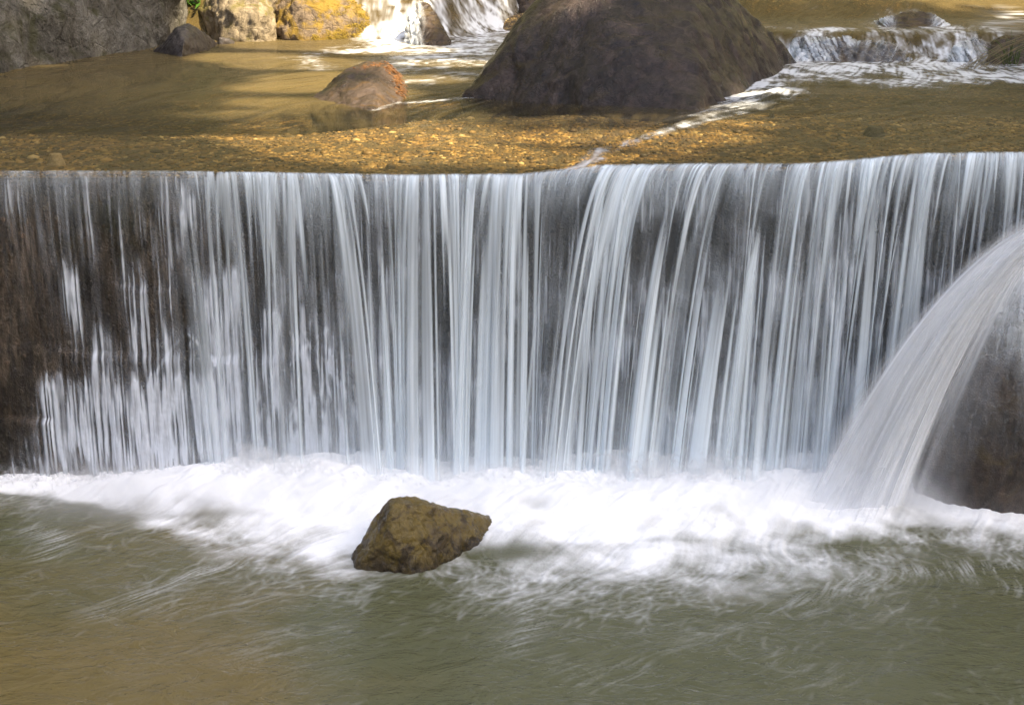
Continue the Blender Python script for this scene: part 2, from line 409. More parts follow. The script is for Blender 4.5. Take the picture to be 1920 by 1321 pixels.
# holes of darker water inside the foam
for (px, py, w, h_, am) in ((1000, 965, .10, .07, .35), (1370, 975, .14, .05, .12), (1110, 1025, .15, .05, .3), (400, 962, .25, .03, .45), (1260, 1010, .2, .03, .3), (1750, 985, .14, .06, .55), (1600, 1010, .25, .06, .3)):
    cx, cy = P2(px, py, .03)
    fo_ = fo_-am*np.exp(-((X-cx)/w)**2-((Y-cy)/h_)**2)*(.4+1.2*a3)
cx, cy = P2(960, 1040, 0)                           # slack water in the lee of the stone
fo_ = fo_*(1-.95*np.exp(-(((X-cx)/.22)**2+((Y-cy)/.10)**2)**1.5))
cx, cy = P2(800, 1085, 0)
fo_ = fo_*(1-.95*np.exp(-(((X-cx)/.30)**2+((Y-cy)/.16)**2)**1.5))
# wisps carried away on the current
wz = ss(-2.6, -.2, d)*ss(.25, -.1, d)
patch = ss(.46, .72, fbm(X*2.6+3, Y*3.6, 67, 4))
fo_ = np.maximum(fo_, .12*wz*patch*ss(.45, .85, .35*a2+.65*a1)*(.3+1.1*low))
fo_ = np.maximum(fo_, .10*ss(3.5, 5.5, Y)*ss(.66, .95, .25*a2+.75*a1)*patch)
for pts in ([(560, 1020), (420, 1060), (300, 1100), (190, 1150)], [(980, 1180), (1000, 1130), (1060, 1100), (1170, 1095)], [(960, 1210), (1000, 1160), (990, 1120)], [(1900, 1060), (1700, 1070), (1560, 1100), (1500, 1130)], [(60, 990), (120, 1010), (90, 1040)]):
    dd = seg_dist(X, Y, [P2(a, b, 0) for a, b in pts])
    fo_ = np.maximum(fo_, .27*np.exp(-(dd/.08)**2)*ss(.35, .9, .3*a2+.7*a1)*(.4+1.0*low))
R_ = np.zeros((gh, gw), np.float32); rg = np.random.default_rng(44)
for i in range(5000):
    x = rg.uniform(-2.7, 2.9); ey = float(np.interp(x, EX, EY)); y = ey+.25-abs(rg.normal(0, .32))*(1 if rg.random() < .85 else 2.6)
    if y < 3.9 or rg.random() > .15+1.1*ss(.42, .68, fbm(np.array([x*2.4]), np.array([y*2.8]), 73, 3))[0]: continue
    L = rg.uniform(.02, .16); iu = min(gw-1, max(0, int((x-LSX)/LC))); iv = min(gh-1, max(0, int((y-LSY)/LC))); an = math.atan2(fv[iv, iu], fu[iv, iu])+rg.normal(0, .45); cv = rg.normal(0, 7); am = rg.uniform(.03, .17)*(1 if y > ey-.25 else .6)
    for k in range(int(L/.005)):
        x += .005*math.cos(an); y += .005*math.sin(an)*1.0; an += cv*.005
        u = (x-LSX)/LC; v_ = (y-LSY)/LC; iu = int(u); iv = int(v_)
        if not (1 < iu < gw-3 and 1 < iv < gh-3): break
        f = am*math.sin(math.pi*(k+1)/(L/.005+1)); fu_ = u-iu; fv_ = v_-iv
        R_[iv, iu] += f*(1-fu_)*(1-fv_); R_[iv, iu+1] += f*fu_*(1-fv_); R_[iv+1, iu] += f*(1-fu_)*fv_; R_[iv+1, iu+1] += f*fu_*fv_
R_[1:-1, 1:-1] = (4*R_[1:-1, 1:-1]+2*(R_[:-2, 1:-1]+R_[2:, 1:-1]+R_[1:-1, :-2]+R_[1:-1, 2:])+R_[:-2, :-2]+R_[2:, 2:]+R_[:-2, 2:]+R_[2:, :-2])/11
fil = np.clip(bil(R_, su, sv), 0, 1)*ss(0, .03, np.abs(X-rx)+0*Y)
fo_ = fo_+fil*ss(1.2, .6, fo_)*.8
foam = np.clip(fo_, 0, 1)
# height: boiling hump at the impact line, ripples outside
hump = .085*ss(.1, 1.0, d+.2*(low-.5))*ss(-3.2, -.9, X)+(.012+.04*ss(-2.8, -1.0, X))*ss(.3, .95, d)
boil = ss(.1, .8, d)*(.11*(fbm(X*3.2, Y*4.5, 68, 3)-.5)+.016*(fbm(X*14, Y*14, 69, 3)-.5))
Z = hump+boil+.010*foam*(a3-.5)+.008*foam*(a2-.5)
rip = .016*(fbm(X*1.8+Y*.6, Y*3.2, 70, 4)-.5)+.008*(fbm(X*6+Y*2, Y*8, 74, 4, .6)-.5)+.0022*(a3-.5)+.0018*(a2-.5)
Z = Z+rip*(1-.6*core)
warm_mask = ss(.35, .62, fbm(X*.9, Y*1.1, 71, 3)*.5+.42*ss(-.2, -2.0, X)*ss(6.4, 4.6, Y)+.06)  # browner patches, strongest towards the near left corner
t = NT('green_pool_water')
fo = t.attr('foam'); sh = t.attr('tinted')
fn = t.noise(t.coord((1, .6, 1)), 60, 5, .7, 1.0)
fo = t.math('MULTIPLY_ADD', t.math('MULTIPLY', t.math('SUBTRACT', fn, .5), t.math('MULTIPLY', fo, t.math('SUBTRACT', 1.0, fo))), 1.3, fo, clamp=True)
nb = t.noise(t.coord((.8, 1.5, 1)), 5, 5, .6, 1.2); nb2 = t.noise(t.coord((.7, 1.4, 1)), 26, 4, .6, .8)
b = t.bump(t.math('ADD', nb, t.math('MULTIPLY', nb2, .26)), .6, .045)
cl = t.noise(t.coord((.8, 1.2, 1)), 1.6, 5, .6, .6)
c1 = t.mix(cl, (.076, .078, .034), (.112, .110, .052))
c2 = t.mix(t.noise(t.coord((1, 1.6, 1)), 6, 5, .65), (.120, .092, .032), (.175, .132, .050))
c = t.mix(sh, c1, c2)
wtr = t.n('BsdfPrincipled', {'Base Color': c, 'Roughness': .10, 'IOR': 1.33, 'Normal': b}).outputs[0]
bf = t.bump(fn, .35, .02)
wf = t.n('BsdfDiffuse', {'Color': (.93, .93, .92, 1), 'Normal': bf}).outputs[0]
pool = link('pool_water', grid_mesh('pool_water', X, Y, Z, {'foam': foam, 'tinted': warm_mask}), t.done(t.n('MixShader', {0: fo, 1: wtr, 2: wf}).outputs[0]))
tag(pool, kind='structure')

# ------------------------------------------------------------------ falling water
def fall_material(name, col, trans=.15, fine=(95, 2.0), famt=1.3):
    t = NT(name)
    de = t.attr('veil'); fl = t.attr('flow', True)
    f1 = t.noise(t.coord((fine[0], fine[1], 1), fl), 1, 4, .75)
    f2 = t.noise(t.coord((fine[0]*.35, fine[1]*1.2, 1), fl), 1, 3, .6)
    f = t.math('ADD', t.math('MULTIPLY', t.math('SUBTRACT', f1, .5), famt), t.math('MULTIPLY', t.math('SUBTRACT', f2, .5), famt))
    a = t.math('MULTIPLY_ADD', f, t.math('MULTIPLY', de, 1.1), de, clamp=True)
    p = t.n('BsdfPrincipled', {'Base Color': (*col, 1), 'Roughness': .28, 'IOR': 1.33}).outputs[0]
    tr = t.n('BsdfTranslucent', {'Color': (*col, 1)}).outputs[0]
    w = t.n('MixShader', {0: trans, 1: p, 2: tr}).outputs[0]
    return t.done(t.n('MixShader', {0: a, 1: t.n('BsdfTransparent').outputs[0], 2: w}).outputs[0])
FALLM = fall_material('falling_water', (.82, .90, .95))
VXP = [(-900, 0), (0, 0), (500, .02), (880, .0), (980, -.06), (1080, -.34), (1200, -.42), (1350, -.40), (1500, -.30), (1650, -.18), (1800, -.10), (2800, -.08)]
VYP = [(-900, .12), (0, .12), (300, .16), (500, .26), (700, .36), (1100, .44), (1500, .46), (1800, .42), (2800, .4)]
DNP = [(-900, .05), (0, .0), (180, .03), (330, .08), (420, .30), (540, .40), (640, .52), (980, .58), (1300, .60), (1560, .52), (1760, .50), (1920, .58), (2800, .6)]
def xp(tbl): return np.array([fx(a) for a, b in tbl]), np.array([b for a, b in tbl])
def ip(x, tbl): return np.interp(x, *xp(tbl))
fall = bpy.data.objects.new('waterfall', None); C.objects.link(fall); fall.location = (0, WY, 0)
tag(fall, 'wide white curtain of water pouring over the long weir', 'waterfall', kind='structure')
def fpart(name, me, m):
    me.transform(__import__('mathutils').Matrix.Translation((0, -WY, 0))); return link(name, me, m, fall)
def curtain(seed, off, gain, xr=(-3.6, 3.6), n=1900, drift=.05, tmax=.59, soft=0.):
    x0 = np.linspace(*xr, n); tt = np.concatenate([np.linspace(-.34, 0, 8)[:-1], np.linspace(0, 1, 64)**.8*tmax])
    U, T = np.meshgrid(x0, tt)
    dk = .25+.75*ss(fx(350), fx(650), U)
    vx = ip(U, VXP)+drift*dk*4*(vn(U*1.6, U*0, seed)-.5)+drift*5*(vn(U*6, U*0, seed+1)-.5)+drift*1.2*(vn(U*26, U*0, seed+2)-.5)
    vy = ip(U, VYP)*(1+.5*(vn(U*5, U*0, seed+3)-.5)+.25*(vn(U*22, U*0, seed+4)-.5))+off
    Tp = np.clip(T, 0, None)
    Xs = U+vx*Tp
    s = .34*vn(U*14, T*1.8, seed+5)+.36*vn(U*40, T*2.0, seed+6)+.30*vn(U*95, T*2.2, seed+7)
    big = vn(U*3.2+.4*T, T*1.3, seed+8)
    Ys = WY-vy*T-np.where(T < 0, 0, .02*(s-.5)*(1+2*Tp))
    Zs = lip_z(U)+.006-4.9*Tp**2-.1*np.clip(T+.03, 0, .03)+np.where(T < 0, (water_up(U, WY-vy*T)-lip_z(U)), 0)
    dn = ip(U, DNP)
    th = .63-.26*dn+soft*.05-.44*(big-.5)
    a = ss(th, th+.20+soft*.12, s)*(.35+.65*dn)*(.92-.50*soft)+.03*dn*(1+soft)
    a = a*(1+.35*ss(.30, .55, T)*(1-dn))*(.62+.75*vn(U*15+T*1.5, T*4.5, seed+12))
    a = a*ss(-.06, .05, T-.07*(vn(U*19, U*0, seed+13)-.4))*ss(.02, .22, dn)
    fl = ss(.25, .0, T)*ss(-.06, .03, T)                    # short sky highlights on the bend, painted as denser white
    a = a+fl*(1.1*(.55*vn(U*22, T*3, seed+9)+.45*vn(U*75, T*4, seed+10))-.32)*(.35+dn)
    a = a+.25*ss(.42, .58, T)*dn
    a = np.clip(a*gain, 0, .96)
    flow = np.stack([U, T, U*0+seed], -1)
    return grid_mesh('sheet', Xs, Ys, Zs, {'veil': a, 'flow': flow}, flip=True)
fpart('sheet', curtain(100, -.09, .9, drift=.03, soft=1.), FALLM)
fpart('sheet', curtain(130, .0, 1.), FALLM)
fpart('sheet', curtain(160, .05, .85, drift=.07), FALLM)

# thin film running down the face, starting from the lip and from the ledges
def film():
    xs = np.linspace(-3.3, 3.3, 1700); zs = np.linspace(0, 1, 330)
    Xf, Q = np.meshgrid(xs, zs)
    Zf = -.05+(lip_z(Xf)-.02+.05)*Q
    D = np.zeros_like(Xf)
    rng = np.random.default_rng(5)
    def riv(x, z0, w, L, a, slope=0., grow=.3, soft=.02):
        i0 = np.searchsorted(xs, x-5*w-abs(slope)*L-.08); i1 = np.searchsorted(xs, x+5*w+abs(slope)*L+.08)
        if i1-i0 < 2: return
        zz = Zf[:, i0:i1]; xx = Xf[:, i0:i1]
        f = z0-zz
        xc = x+slope*np.clip(f, 0, None)**.8
        ww = w*(1+grow*np.clip(f, 0, None)/max(L, .01))
        D[:, i0:i1] += a*np.exp(-((xx-xc)/ww)**2)*ss(-.01, soft, f)*ss(L, L*.45, f)
    def ledge(px0, px1, py, n, a, L=(.25, .8), jit=6, w=(.005, .022)):
        for _ in range(n):
            px = rng.uniform(px0, px1); p = at_y(px, py+rng.normal(0, jit), WY-.04)
            riv(p[0], p[2]+rng.normal(0, .02), rng.uniform(*w), rng.uniform(*L), a*rng.uniform(.3, 1), rng.normal(0, .03), soft=rng.uniform(.02, .12))
    ledge(0, 560, 330, 150, .16, (.04, .5), 4, (.004, .012)); ledge(-300, 2200, 330, 120, .12, (.1, 1.2), 5)
    ledge(60, 400, 706, 130, .36, (.2, .6), 7, (.004, .016)); ledge(240, 320, 705, 34, .34, (.3, .7), 14, (.004, .014)); ledge(220, 262, 478, 22, .38, (.3, .7), 12)
    ledge(110, 140, 500, 14, .4, (.25, .6), 8); ledge(325, 362, 385, 16, .34, (.1, .4), 10); ledge(310, 365, 495, 18, .3, (.1, .3), 8)
    ledge(390, 450, 500, 46, .36, (.5, 1.1), 12, (.004, .016)); ledge(400, 440, 560, 30, .5, (.6, .9), 20); ledge(470, 520, 582, 24, .42, (.3, .8), 8)
    ledge(500, 600, 610, 24, .35, (.3, .7), 25); ledge(260, 420, 730, 130, .45, (.25, .55), 18, (.004, .016)); ledge(60, 600, 803, 150, .36, (.1, .3), 5, (.004, .014)); ledge(80, 560, 760, 220, .42, (.15, .4), 40, (.004, .014)); ledge(70, 300, 715, 110, .42, (.3, .6), 10, (.004, .012)); ledge(20, 560, 830, 200, .40, (.08, .25), 22, (.004, .012)); ledge(540, 620, 803, 36, .55, (.15, .3), 3)
    ledge(20, 420, 850, 60, .3, (.05, .2), 18); ledge(170, 230, 640, 18, .3, (.2, .5), 25)
    ledge(620, 1560, 640, 130, .22, (.2, .7), 120, (.01, .05)); ledge(600, 1560, 800, 120, .3, (.1, .3), 40, (.008, .03)); ledge(700, 780, 690, 30, .35, (.2, .5), 20)
    ledge(300, 700, 690, 70, .3, (.3, .6), 70); ledge(1500, 1720, 520, 60, .25, (.2, .9), 120, (.01, .04))
    for _ in range(90):                                     # water splaying off the blocks near the foot
        px = rng.choice([575, 520, 470, 425, 620, 350]); p = at_y(px+rng.normal(0, 8), rng.uniform(600, 760), WY-.04)
        riv(p[0], p[2], rng.uniform(.006, .016), rng.uniform(.4, .8), rng.uniform(.2, .5), rng.normal(0, .28))
    blot = fbm(Xf*6, Zf*4, 181, 4); st = .6*vn(Xf*125, Zf*3, 182)+.4*vn(Xf*52, Zf*4, 184); st2 = .55*vn(Xf*18, Zf*2.4, 183)+.45*vn(Xf*60, Zf*2.8, 185)
    D = D*(.12+1.2*ss(.25, .75, st))*(.25+1.1*ss(.2, .75, st2))*(.45+1.0*blot)
    base = .34*ss(.34, .75, blot*.5+.5*st2)*(.1+1.4*ss(.3, .8, st))*ss(fx(0)-.1, fx(300), Xf)+.18*ss(.6, .0, Zf)*ss(fx(50), fx(350), Xf)*st2
    base = base+.16*ss(fx(560), fx(700), Xf)*ss(.42, .75, blot)
    a = np.clip(D+base, 0, .9)*ss(fx(-80), fx(90), Xf)
    Yf = WY-wall_relief(Xf, Zf)-.014-.02*a
    flow = np.stack([Xf, -Zf*.5, Xf*0], -1)
    return grid_mesh('film', Xf, Yf, Zf, {'veil': a, 'flow': flow})
fpart('film', film(), fall_material('thin_wall_film', (.74, .78, .84), .15, (90, 7.0), 1.2))

# ------------------------------------------------------------------ spray thrown up along the foot
def spray(n=3600):
    V, Q, A, Fl = [], [], [], []
    rng = np.random.default_rng(9)
    for i in range(n):
        px = rng.uniform(-60, 2000)
        x = fx(px); yl = WY-ip(np.array([x]), VYP)[0]*.57-.02
        big = float(.35+1.1*vn(np.array([x*3.0]), np.array([1.0]), 191)[0])*(.35+.65*float(ss(-2.6, -1.2, np.array([x]))[0]))
        vz = rng.uniform(.2, 1.25)*big; vx = rng.normal(-.05, .35); vy = rng.normal(-.15, .25)
        T = 2*vz/9.8*rng.uniform(.6, 1); w = rng.uniform(.008, .026); a0 = rng.uniform(.06, .26)
        b = len(V); m = 7
        y0 = yl+rng.normal(0, .05); z0 = .07*big+rng.uniform(0, .06)
        for k in range(m):
            tt = T*k/(m-1)
            X_, Y_, Z_ = x+vx*tt, y0+vy*tt, z0+vz*tt-4.9*tt*tt
            dx, dz = vx, vz-9.8*tt; L = math.hypot(dx, dz)+1e-6; nx, nz = -dz/L*w, dx/L*w
            f = math.sin(math.pi*min(1, k/(m-1)*.9+.1))
            for q, s_ in ((-1, 0), (0, 1), (1, 0)):
                V.append((X_+nx*q, Y_-.004*(q == 0), Z_+nz*q)); A.append(a0*f*s_); Fl.append((i*.37+q*.01, tt, 0))
        for k in range(m-1):
            for q in (0, 1):
                o_ = b+k*3+q; Q.append((o_, o_+1, o_+4, o_+3))
    p0 = at_y(1960, 428, 6.62)
    for i in range(1500):                                    # drops shed along the outer edge of the jet
        vx = -1.45-abs(rng.normal(.35, .22)); t0 = rng.uniform(.02, .5); dt = rng.uniform(.04, .14); w = rng.uniform(.003, .009); a0 = rng.uniform(.06, .30)*(1 if vx > -2.0 else .35)
        z0 = p0[2]+.02+rng.normal(.02, .05); y0 = 6.62+rng.normal(0, .05); b = len(V); m = 6
        for k in range(m):
            tt = t0+dt*k/(m-1); X_ = p0[0]+.25+vx*(tt+.05); Z_ = z0-4.6*tt*tt; Y_ = y0-.26*tt
            L = math.hypot(vx, 9.2*tt)+1e-6; nx, nz = 9.2*tt/L*w, vx/L*w; f = math.sin(math.pi*(k+.5)/m)
            for q, s_ in ((-1, 0), (0, 1), (1, 0)):
                V.append((X_+nx*q, Y_-.003*(q == 0), Z_+nz*q)); A.append(a0*f*s_); Fl.append((i*.37+q*.01, tt, 0))
        for k in range(m-1):
            for q in (0, 1):
                o_ = b+k*3+q; Q.append((o_, o_+1, o_+4, o_+3))
    return raw_mesh('spray', V, Q, {'veil': np.array(A), 'flow': np.array(Fl)})
so = link('spray', spray(), fall_material('spray_water', (.88, .89, .9), .4, (40, 10), .3))
tag(so, kind='stuff')

# ------------------------------------------------------------------ mist hanging where the water lands
def mist():
    xs = np.linspace(-3.3, 3.4, 60); an = np.linspace(0, math.pi, 14)
    V = [(x, 6.62-.42*math.cos(a) if math.cos(a) > 0 else 6.62-.34*math.cos(a), -.02+.42*math.sin(a)) for x in xs for a in an]
    m_ = len(an); Q = [(i*m_+j, i*m_+(j+1) % m_, (i+1)*m_+(j+1) % m_, (i+1)*m_+j) for i in range(len(xs)-1) for j in range(m_)]
    me = bpy.data.meshes.new('mist'); me.from_pydata(V, [], [tuple(reversed(q)) for q in Q]+[tuple(range(m_)), tuple(reversed(range((len(xs)-1)*m_, len(xs)*m_)))]); me.update()
    return me
t = NT('fine_spray_mist'); p = t.n('TexCoord').outputs['Object']; xyz = t.n('SeparateXYZ', {0: p})
nz = t.noise(t.coord((1, 1, .8), p), 4.5, 4, .6, .4)
hz = t.n('MapRange', {'Value': t.math('ADD', xyz.outputs['Z'], t.math('MULTIPLY', t.math('SUBTRACT', nz, .5), -.55)), 'From Min': .02, 'From Max': .30, 'To Min': 1.0, 'To Max': 0.0}).outputs[0]
yz = t.n('MapRange', {'Value': t.math('ABSOLUTE', t.math('SUBTRACT', xyz.outputs['Y'], 6.64)), 'From Min': .08, 'From Max': .36, 'To Min': 1.0, 'To Max': 0.0}).outputs[0]
xz = t.n('MapRange', {'Value': xyz.outputs['X'], 'From Min': -2.5, 'From Max': -.9, 'To Min': .01, 'To Max': 1.0}).outputs[0]
x2 = t.n('MapRange', {'Value': xyz.outputs['X'], 'From Min': 1.95, 'From Max': 2.3, 'To Min': 8.0, 'To Max': 1.0}).outputs[0]
den = t.math('MULTIPLY', t.math('MULTIPLY', t.math('MULTIPLY', hz, hz), yz), t.math('MULTIPLY', xz, x2))
vs = t.n('VolumePrincipled', {'Color': (.97, .98, 1, 1), 'Density': den, 'Anisotropy': .0})
t.t.links.new(vs.outputs[0], t.out.inputs['Volume'])
mo = link('mist', mist(), t.m); tag(mo, kind='stuff')

# ------------------------------------------------------------------ rocks
import mathutils
def rock(name, pts, vox, mat, label, cat='boulder', group=None, amp=.05, nscale=3.0, smooth=6, sink=None, seed=0, parent=None, facet=.5, crag=1.2):
    bm = bmesh.new()
    P = [mathutils.Vector(p) for p in pts]
    if sink is not None:
        zmin = sink
        P += [mathutils.Vector((p.x, p.y, zmin)) for p in P if p.z < zmin+.45]
    for p in P: bm.verts.new(p)
    r = bmesh.ops.convex_hull(bm, input=bm.verts)
    for g_ in r['geom_interior']:
        if isinstance(g_, bmesh.types.BMVert) and g_.is_valid: bm.verts.remove(g_)
    for v_ in [v_ for v_ in bm.verts if not v_.link_faces]: bm.verts.remove(v_)
    bmesh.ops.recalc_face_normals(bm, faces=bm.faces)
    me = bpy.data.meshes.new(name+'_hull'); bm.to_mesh(me); bm.free()
    tmp = bpy.data.objects.new('tmp', me); C.objects.link(tmp)
    md = tmp.modifiers.new('r', 'REMESH'); md.mode = 'VOXEL'; md.voxel_size = vox; md.use_smooth_shade = True
    ms = tmp.modifiers.new('s', 'SMOOTH'); ms.factor = .5; ms.iterations = smooth
    dg = bpy.context.evaluated_depsgraph_get()
    me2 = bpy.data.meshes.new_from_object(tmp.evaluated_get(dg))
    bpy.data.objects.remove(tmp); bpy.data.meshes.remove(me)
    n = len(me2.vertices); a = np.empty(n*3, np.float32); me2.vertices.foreach_get('co', a); a = a.reshape(-1, 3)
    nn = np.empty(n*3, np.float32); me2.vertices.foreach_get('normal', nn); nn = nn.reshape(-1, 3)
    q = a*nscale
    w = fbm3(q+5, seed+3, 3)[:, None]
    ridg = 1-np.abs(2*fbm3(q*.8+w*1.2, seed, 4)-1)
    hgt = (fbm3(q+w, seed+6, 5, .55)-.5)*1.3+facet*(ridg-.75)+.22*(fbm3(q*np.array([5., 5., 2.5]), seed+9, 4)-.5)
    a = a+nn*(hgt*amp)[:, None]
    rd = 1-np.abs(2*fbm3(q*np.array([3.5, 3.5, 3.0])+2*w, seed+12, 3)-1)
    a = a-nn*(np.clip(rd-.72, 0, 1)*amp*crag)[:, None]
    me2.name = name
    base = a.min(0); ctr = a.mean(0); org = np.array([ctr[0], ctr[1], base[2]])
    a = a-org
    me2.vertices.foreach_set('co', a.ravel().astype(np.float32)); me2.update(); me2.shade_smooth()
    me2.materials.clear()
    o = link(name, me2, mat); o.location = org
    return tag(o, label, cat, group)
def A(px, py, Y): return at_y(px, py, Y)
def W(px, py, z=UPZ): return at_z(px, py, z)

GREY = rock_mat('grey_river_stone', (.016, .013, .011), (.042, .034, .030), (.095, .076, .062), scale=1.6, rough=(.22, .5), crack=.3, coat=.3)
BOUL = rock_mat('dark_purple_boulder_stone', (.011, .0075, .006), (.036, .0235, .019), (.078, .054, .044), (.055, .036, .008), -.15, scale=.9, rough=(.18, .42), vein=.1, crack=0., grain=.75, coat=.12)
LEFT = rock_mat('weathered_boulder_stone', (.040, .035, .025), (.155, .135, .102), (.36, .335, .28), (.09, .085, .03), .28, scale=.9, rough=(.6, .95), bump=2.0, grain=.2)
LIT = rock_mat('pale_tan_stone', (.05, .036, .022), (.17, .130, .075), (.34, .27, .175), (.15, .12, .02), .25, scale=1.3, rough=(.6, .95), vein=.4)
YEL = rock_mat('yellow_mossy_stone', (.045, .028, .016), (.14, .10, .062), (.27, .20, .13), (.27, .165, .010), .55, scale=1.3, rough=(.6, .95))
FORE = rock_mat('mossy_brown_stone', (.022, .014, .006), (.075, .050, .018), (.15, .105, .042), (.26, .18, .035), .66, scale=3.2, rough=(.16, .42), bump=1.6, coat=.35, wetz=(.24, .34))
RUST = rock_mat('rusty_brown_stone', (.020, .013, .009), (.055, .037, .025), (.105, .070, .046), (.12, .06, .012), -.1, scale=2.4, rough=(.2, .5), crack=.3, coat=.2)
BRWN = rock_mat('wet_brown_stone', (.016, .010, .006), (.050, .031, .018), (.095, .06, .034), (.11, .07, .02), .2, scale=2.0, rough=(.2, .5), crack=.3, coat=.1, grain=.5)

rock('boulder', [A(722, 936, 6.05), A(778, 932, 6.12), A(735, 945, 5.98), A(800, 946, 6.05), A(850, 958, 6.22), A(905, 966, 6.32), A(938, 980, 6.36), A(938, 1006, 6.28), A(915, 1020, 6.2), A(870, 1045, 6.02), A(780, 1078, 5.84), A(670, 1066, 5.90), A(655, 1058, 6.0), A(690, 985, 6.05),
     A(730, 1000, 5.90), A(790, 1000, 5.92), A(860, 1010, 6.05), A(700, 1000, 6.35), A(900, 985, 6.5), A(760, 945, 6.35)], .008, FORE,
     'mossy brown stone standing alone in the foam in front of the weir', amp=.045, nscale=7, smooth=3, sink=-.2, seed=1, facet=.8, crag=.55)
JROCK = rock('boulder', [A(1712, 850, 6.62), A(1720, 760, 6.66), A(1745, 690, 6.66), A(1795, 600, 6.68), A(1850, 520, 6.70), A(1895, 470, 6.74), A(1960, 440, 6.76), A(2080, 470, 6.75), A(2160, 600, 6.7), A(2200, 850, 6.65), A(1738, 915, 6.60), A(1800, 935, 6.52), A(1900, 945, 6.48), A(2060, 940, 6.5),
     A(1860, 760, 6.46), A(1960, 760, 6.42), A(2050, 760, 6.45), A(1930, 560, 6.56), A(1850, 880, 6.46), A(1990, 900, 6.44)]+[(2.55, 6.97, 1.2), (3.0, 6.97, 1.2), (2.05, 6.97, .1), (3.2, 6.97, .1)], .014, BRWN,
     'tall dark brown boulder at the foot of the weir under the fanned jet', amp=.05, nscale=4, smooth=10, sink=-.25, seed=4, facet=.4, crag=.4)
rock('boulder', [W(866, 180), W(1000, 196), W(1180, 213), W(1310, 217), W(1395, 180), W(1495, 122), A(934, 100, 10.3), A(1014, 0, 10.7), A(1052, -52, 11.0), A(1116, -14, 10.35), A(1150, 95, 9.75), A(1300, -75, 11.3), A(1376, 0, 11.6), A(1446, 58, 12.0), A(1300, 62, 10.15)]+[(.2, 12.6, 1.5), (2.2, 13.4, 1.5), (.6, 12.4, 2.6), (1.5, 12.6, 2.5)], .028, BOUL,
     'huge smooth dark boulder rising from the stream behind the weir', amp=.085, nscale=2.1, smooth=2, sink=1.3, seed=8, facet=1.0, crag=.5)
rock('boulder', [W(-30, 138), W(40, 131), W(130, 112), W(270, 95), A(312, 60, 14.6), A(332, 10, 14.7), A(335, -60, 14.8), A(200, -150, 14.2), A(0, -200, 13.2), A(-300, -180, 12.5), W(-350, 190), A(60, 40, 12.6), A(170, 40, 13.3), A(-100, 60, 12.0), A(250, 0, 14.0), A(60, -80, 12.9)]+[(-5.5, 16, 1.5), (-3.5, 17, 1.5), (-5, 16, 3.2)], .03, LEFT,
     'great pale grey weathered boulder on the left bank of the upper pool', amp=.16, nscale=1.5, smooth=6, sink=1.3, seed=12, facet=.6, crag=.5)
rock('boulder', [A(366, 14, 15.3), A(385, 42, 15.05), A(425, 74, 14.75), A(470, 80, 14.7), A(500, 80, 14.75), A(513, 40, 14.95), A(516, -20, 15.3), A(480, -60, 15.6), A(400, -60, 15.7), A(430, 20, 14.8), A(480, 20, 14.75)]+[(-3.3, 16.5, 1.6), (-2.6, 16.5, 1.6)], .022, LIT,
     'sunlit tan boulder with weathered creases beside the mossy yellow one', amp=.10, nscale=2.6, smooth=9, sink=1.4, seed=16, facet=.7, crag=.7)
yb = rock('boulder', [A(512, 50, 15.1), A(520, 72, 14.95), A(565, 76, 14.85), A(640, 66, 15.0), A(690, 45, 15.2), A(722, 30, 15.4), A(728, -10, 15.6), A(700, -60, 16.0), A(520, -60, 15.9), A(560, 10, 15.0), A(630, 20, 15.05)]+[(-2.5, 17, 1.6), (-1.5, 17, 1.6)], .022, YEL,
     'sunlit boulder draped in yellow moss left of the upper cascade', amp=.11, nscale=2.4, smooth=9, sink=1.4, seed=20, facet=.7, crag=.7)
rock('stone', [W(283, 98), W(340, 109), W(385, 98), W(407, 88), A(330, 52, 13.6), A(352, 42, 13.7), A(382, 58, 13.9), A(345, 75, 13.2)]+[(-2.9, 14.6, 1.6), (-3.3, 14.4, 1.6)], .016, GREY,
     'small rounded grey stone at the foot of the great pale boulder', 'stone', amp=.035, nscale=4, smooth=8, sink=1.4, seed=24)
rock('stone', [W(405, 84), W(440, 84), A(410, 70, 14.4), A(430, 72, 14.5), A(440, 78, 14.6)]+[W(420, 76)], .012, GREY,
     'tiny grey stone between the rounded stone and the sunlit tan boulder', 'stone', amp=.02, nscale=6, sink=1.5, seed=27)
rock('stone', [W(45, 136), W(110, 128), W(60, 118), W(120, 118), A(80, 119, 12.5)], .014, GREY,
     'flat wet grey stone barely above the water below the great pale boulder', 'stone', amp=.02, nscale=5, smooth=8, sink=1.5, seed=30)
mid = rock('stone', [W(578, 185), W(640, 200), W(700, 206), W(755, 190), W(762, 168), A(600, 168, 10.2), A(650, 128, 10.4), A(690, 114, 10.5), A(722, 114, 10.5), A(745, 140, 10.4), A(690, 165, 9.9)]+[W(700, 150), W(640, 155)], .014, RUST,
     'dark pyramid shaped stone fringed with orange weed in the upper pool', 'stone', amp=.045, nscale=4, smooth=3, sink=1.4, seed=33, facet=1.0, crag=.5)
CSTN = rock('stone', [A(756, 72, 14.6), A(768, 20, 14.9), A(782, 5, 15.0), A(803, 6, 15.0), A(818, 40, 14.8), A(847, 74, 14.4), A(832, 95, 14.2), A(790, 90, 14.3), A(800, 50, 14.5)]+[(-.9, 15.6, 1.6), (-.7, 15.5, 1.6)], .015, BRWN,
     'wet brown pointed stone splitting the upper cascade', 'stone', amp=.05, nscale=4.5, smooth=4, sink=1.4, seed=36, facet=.7)
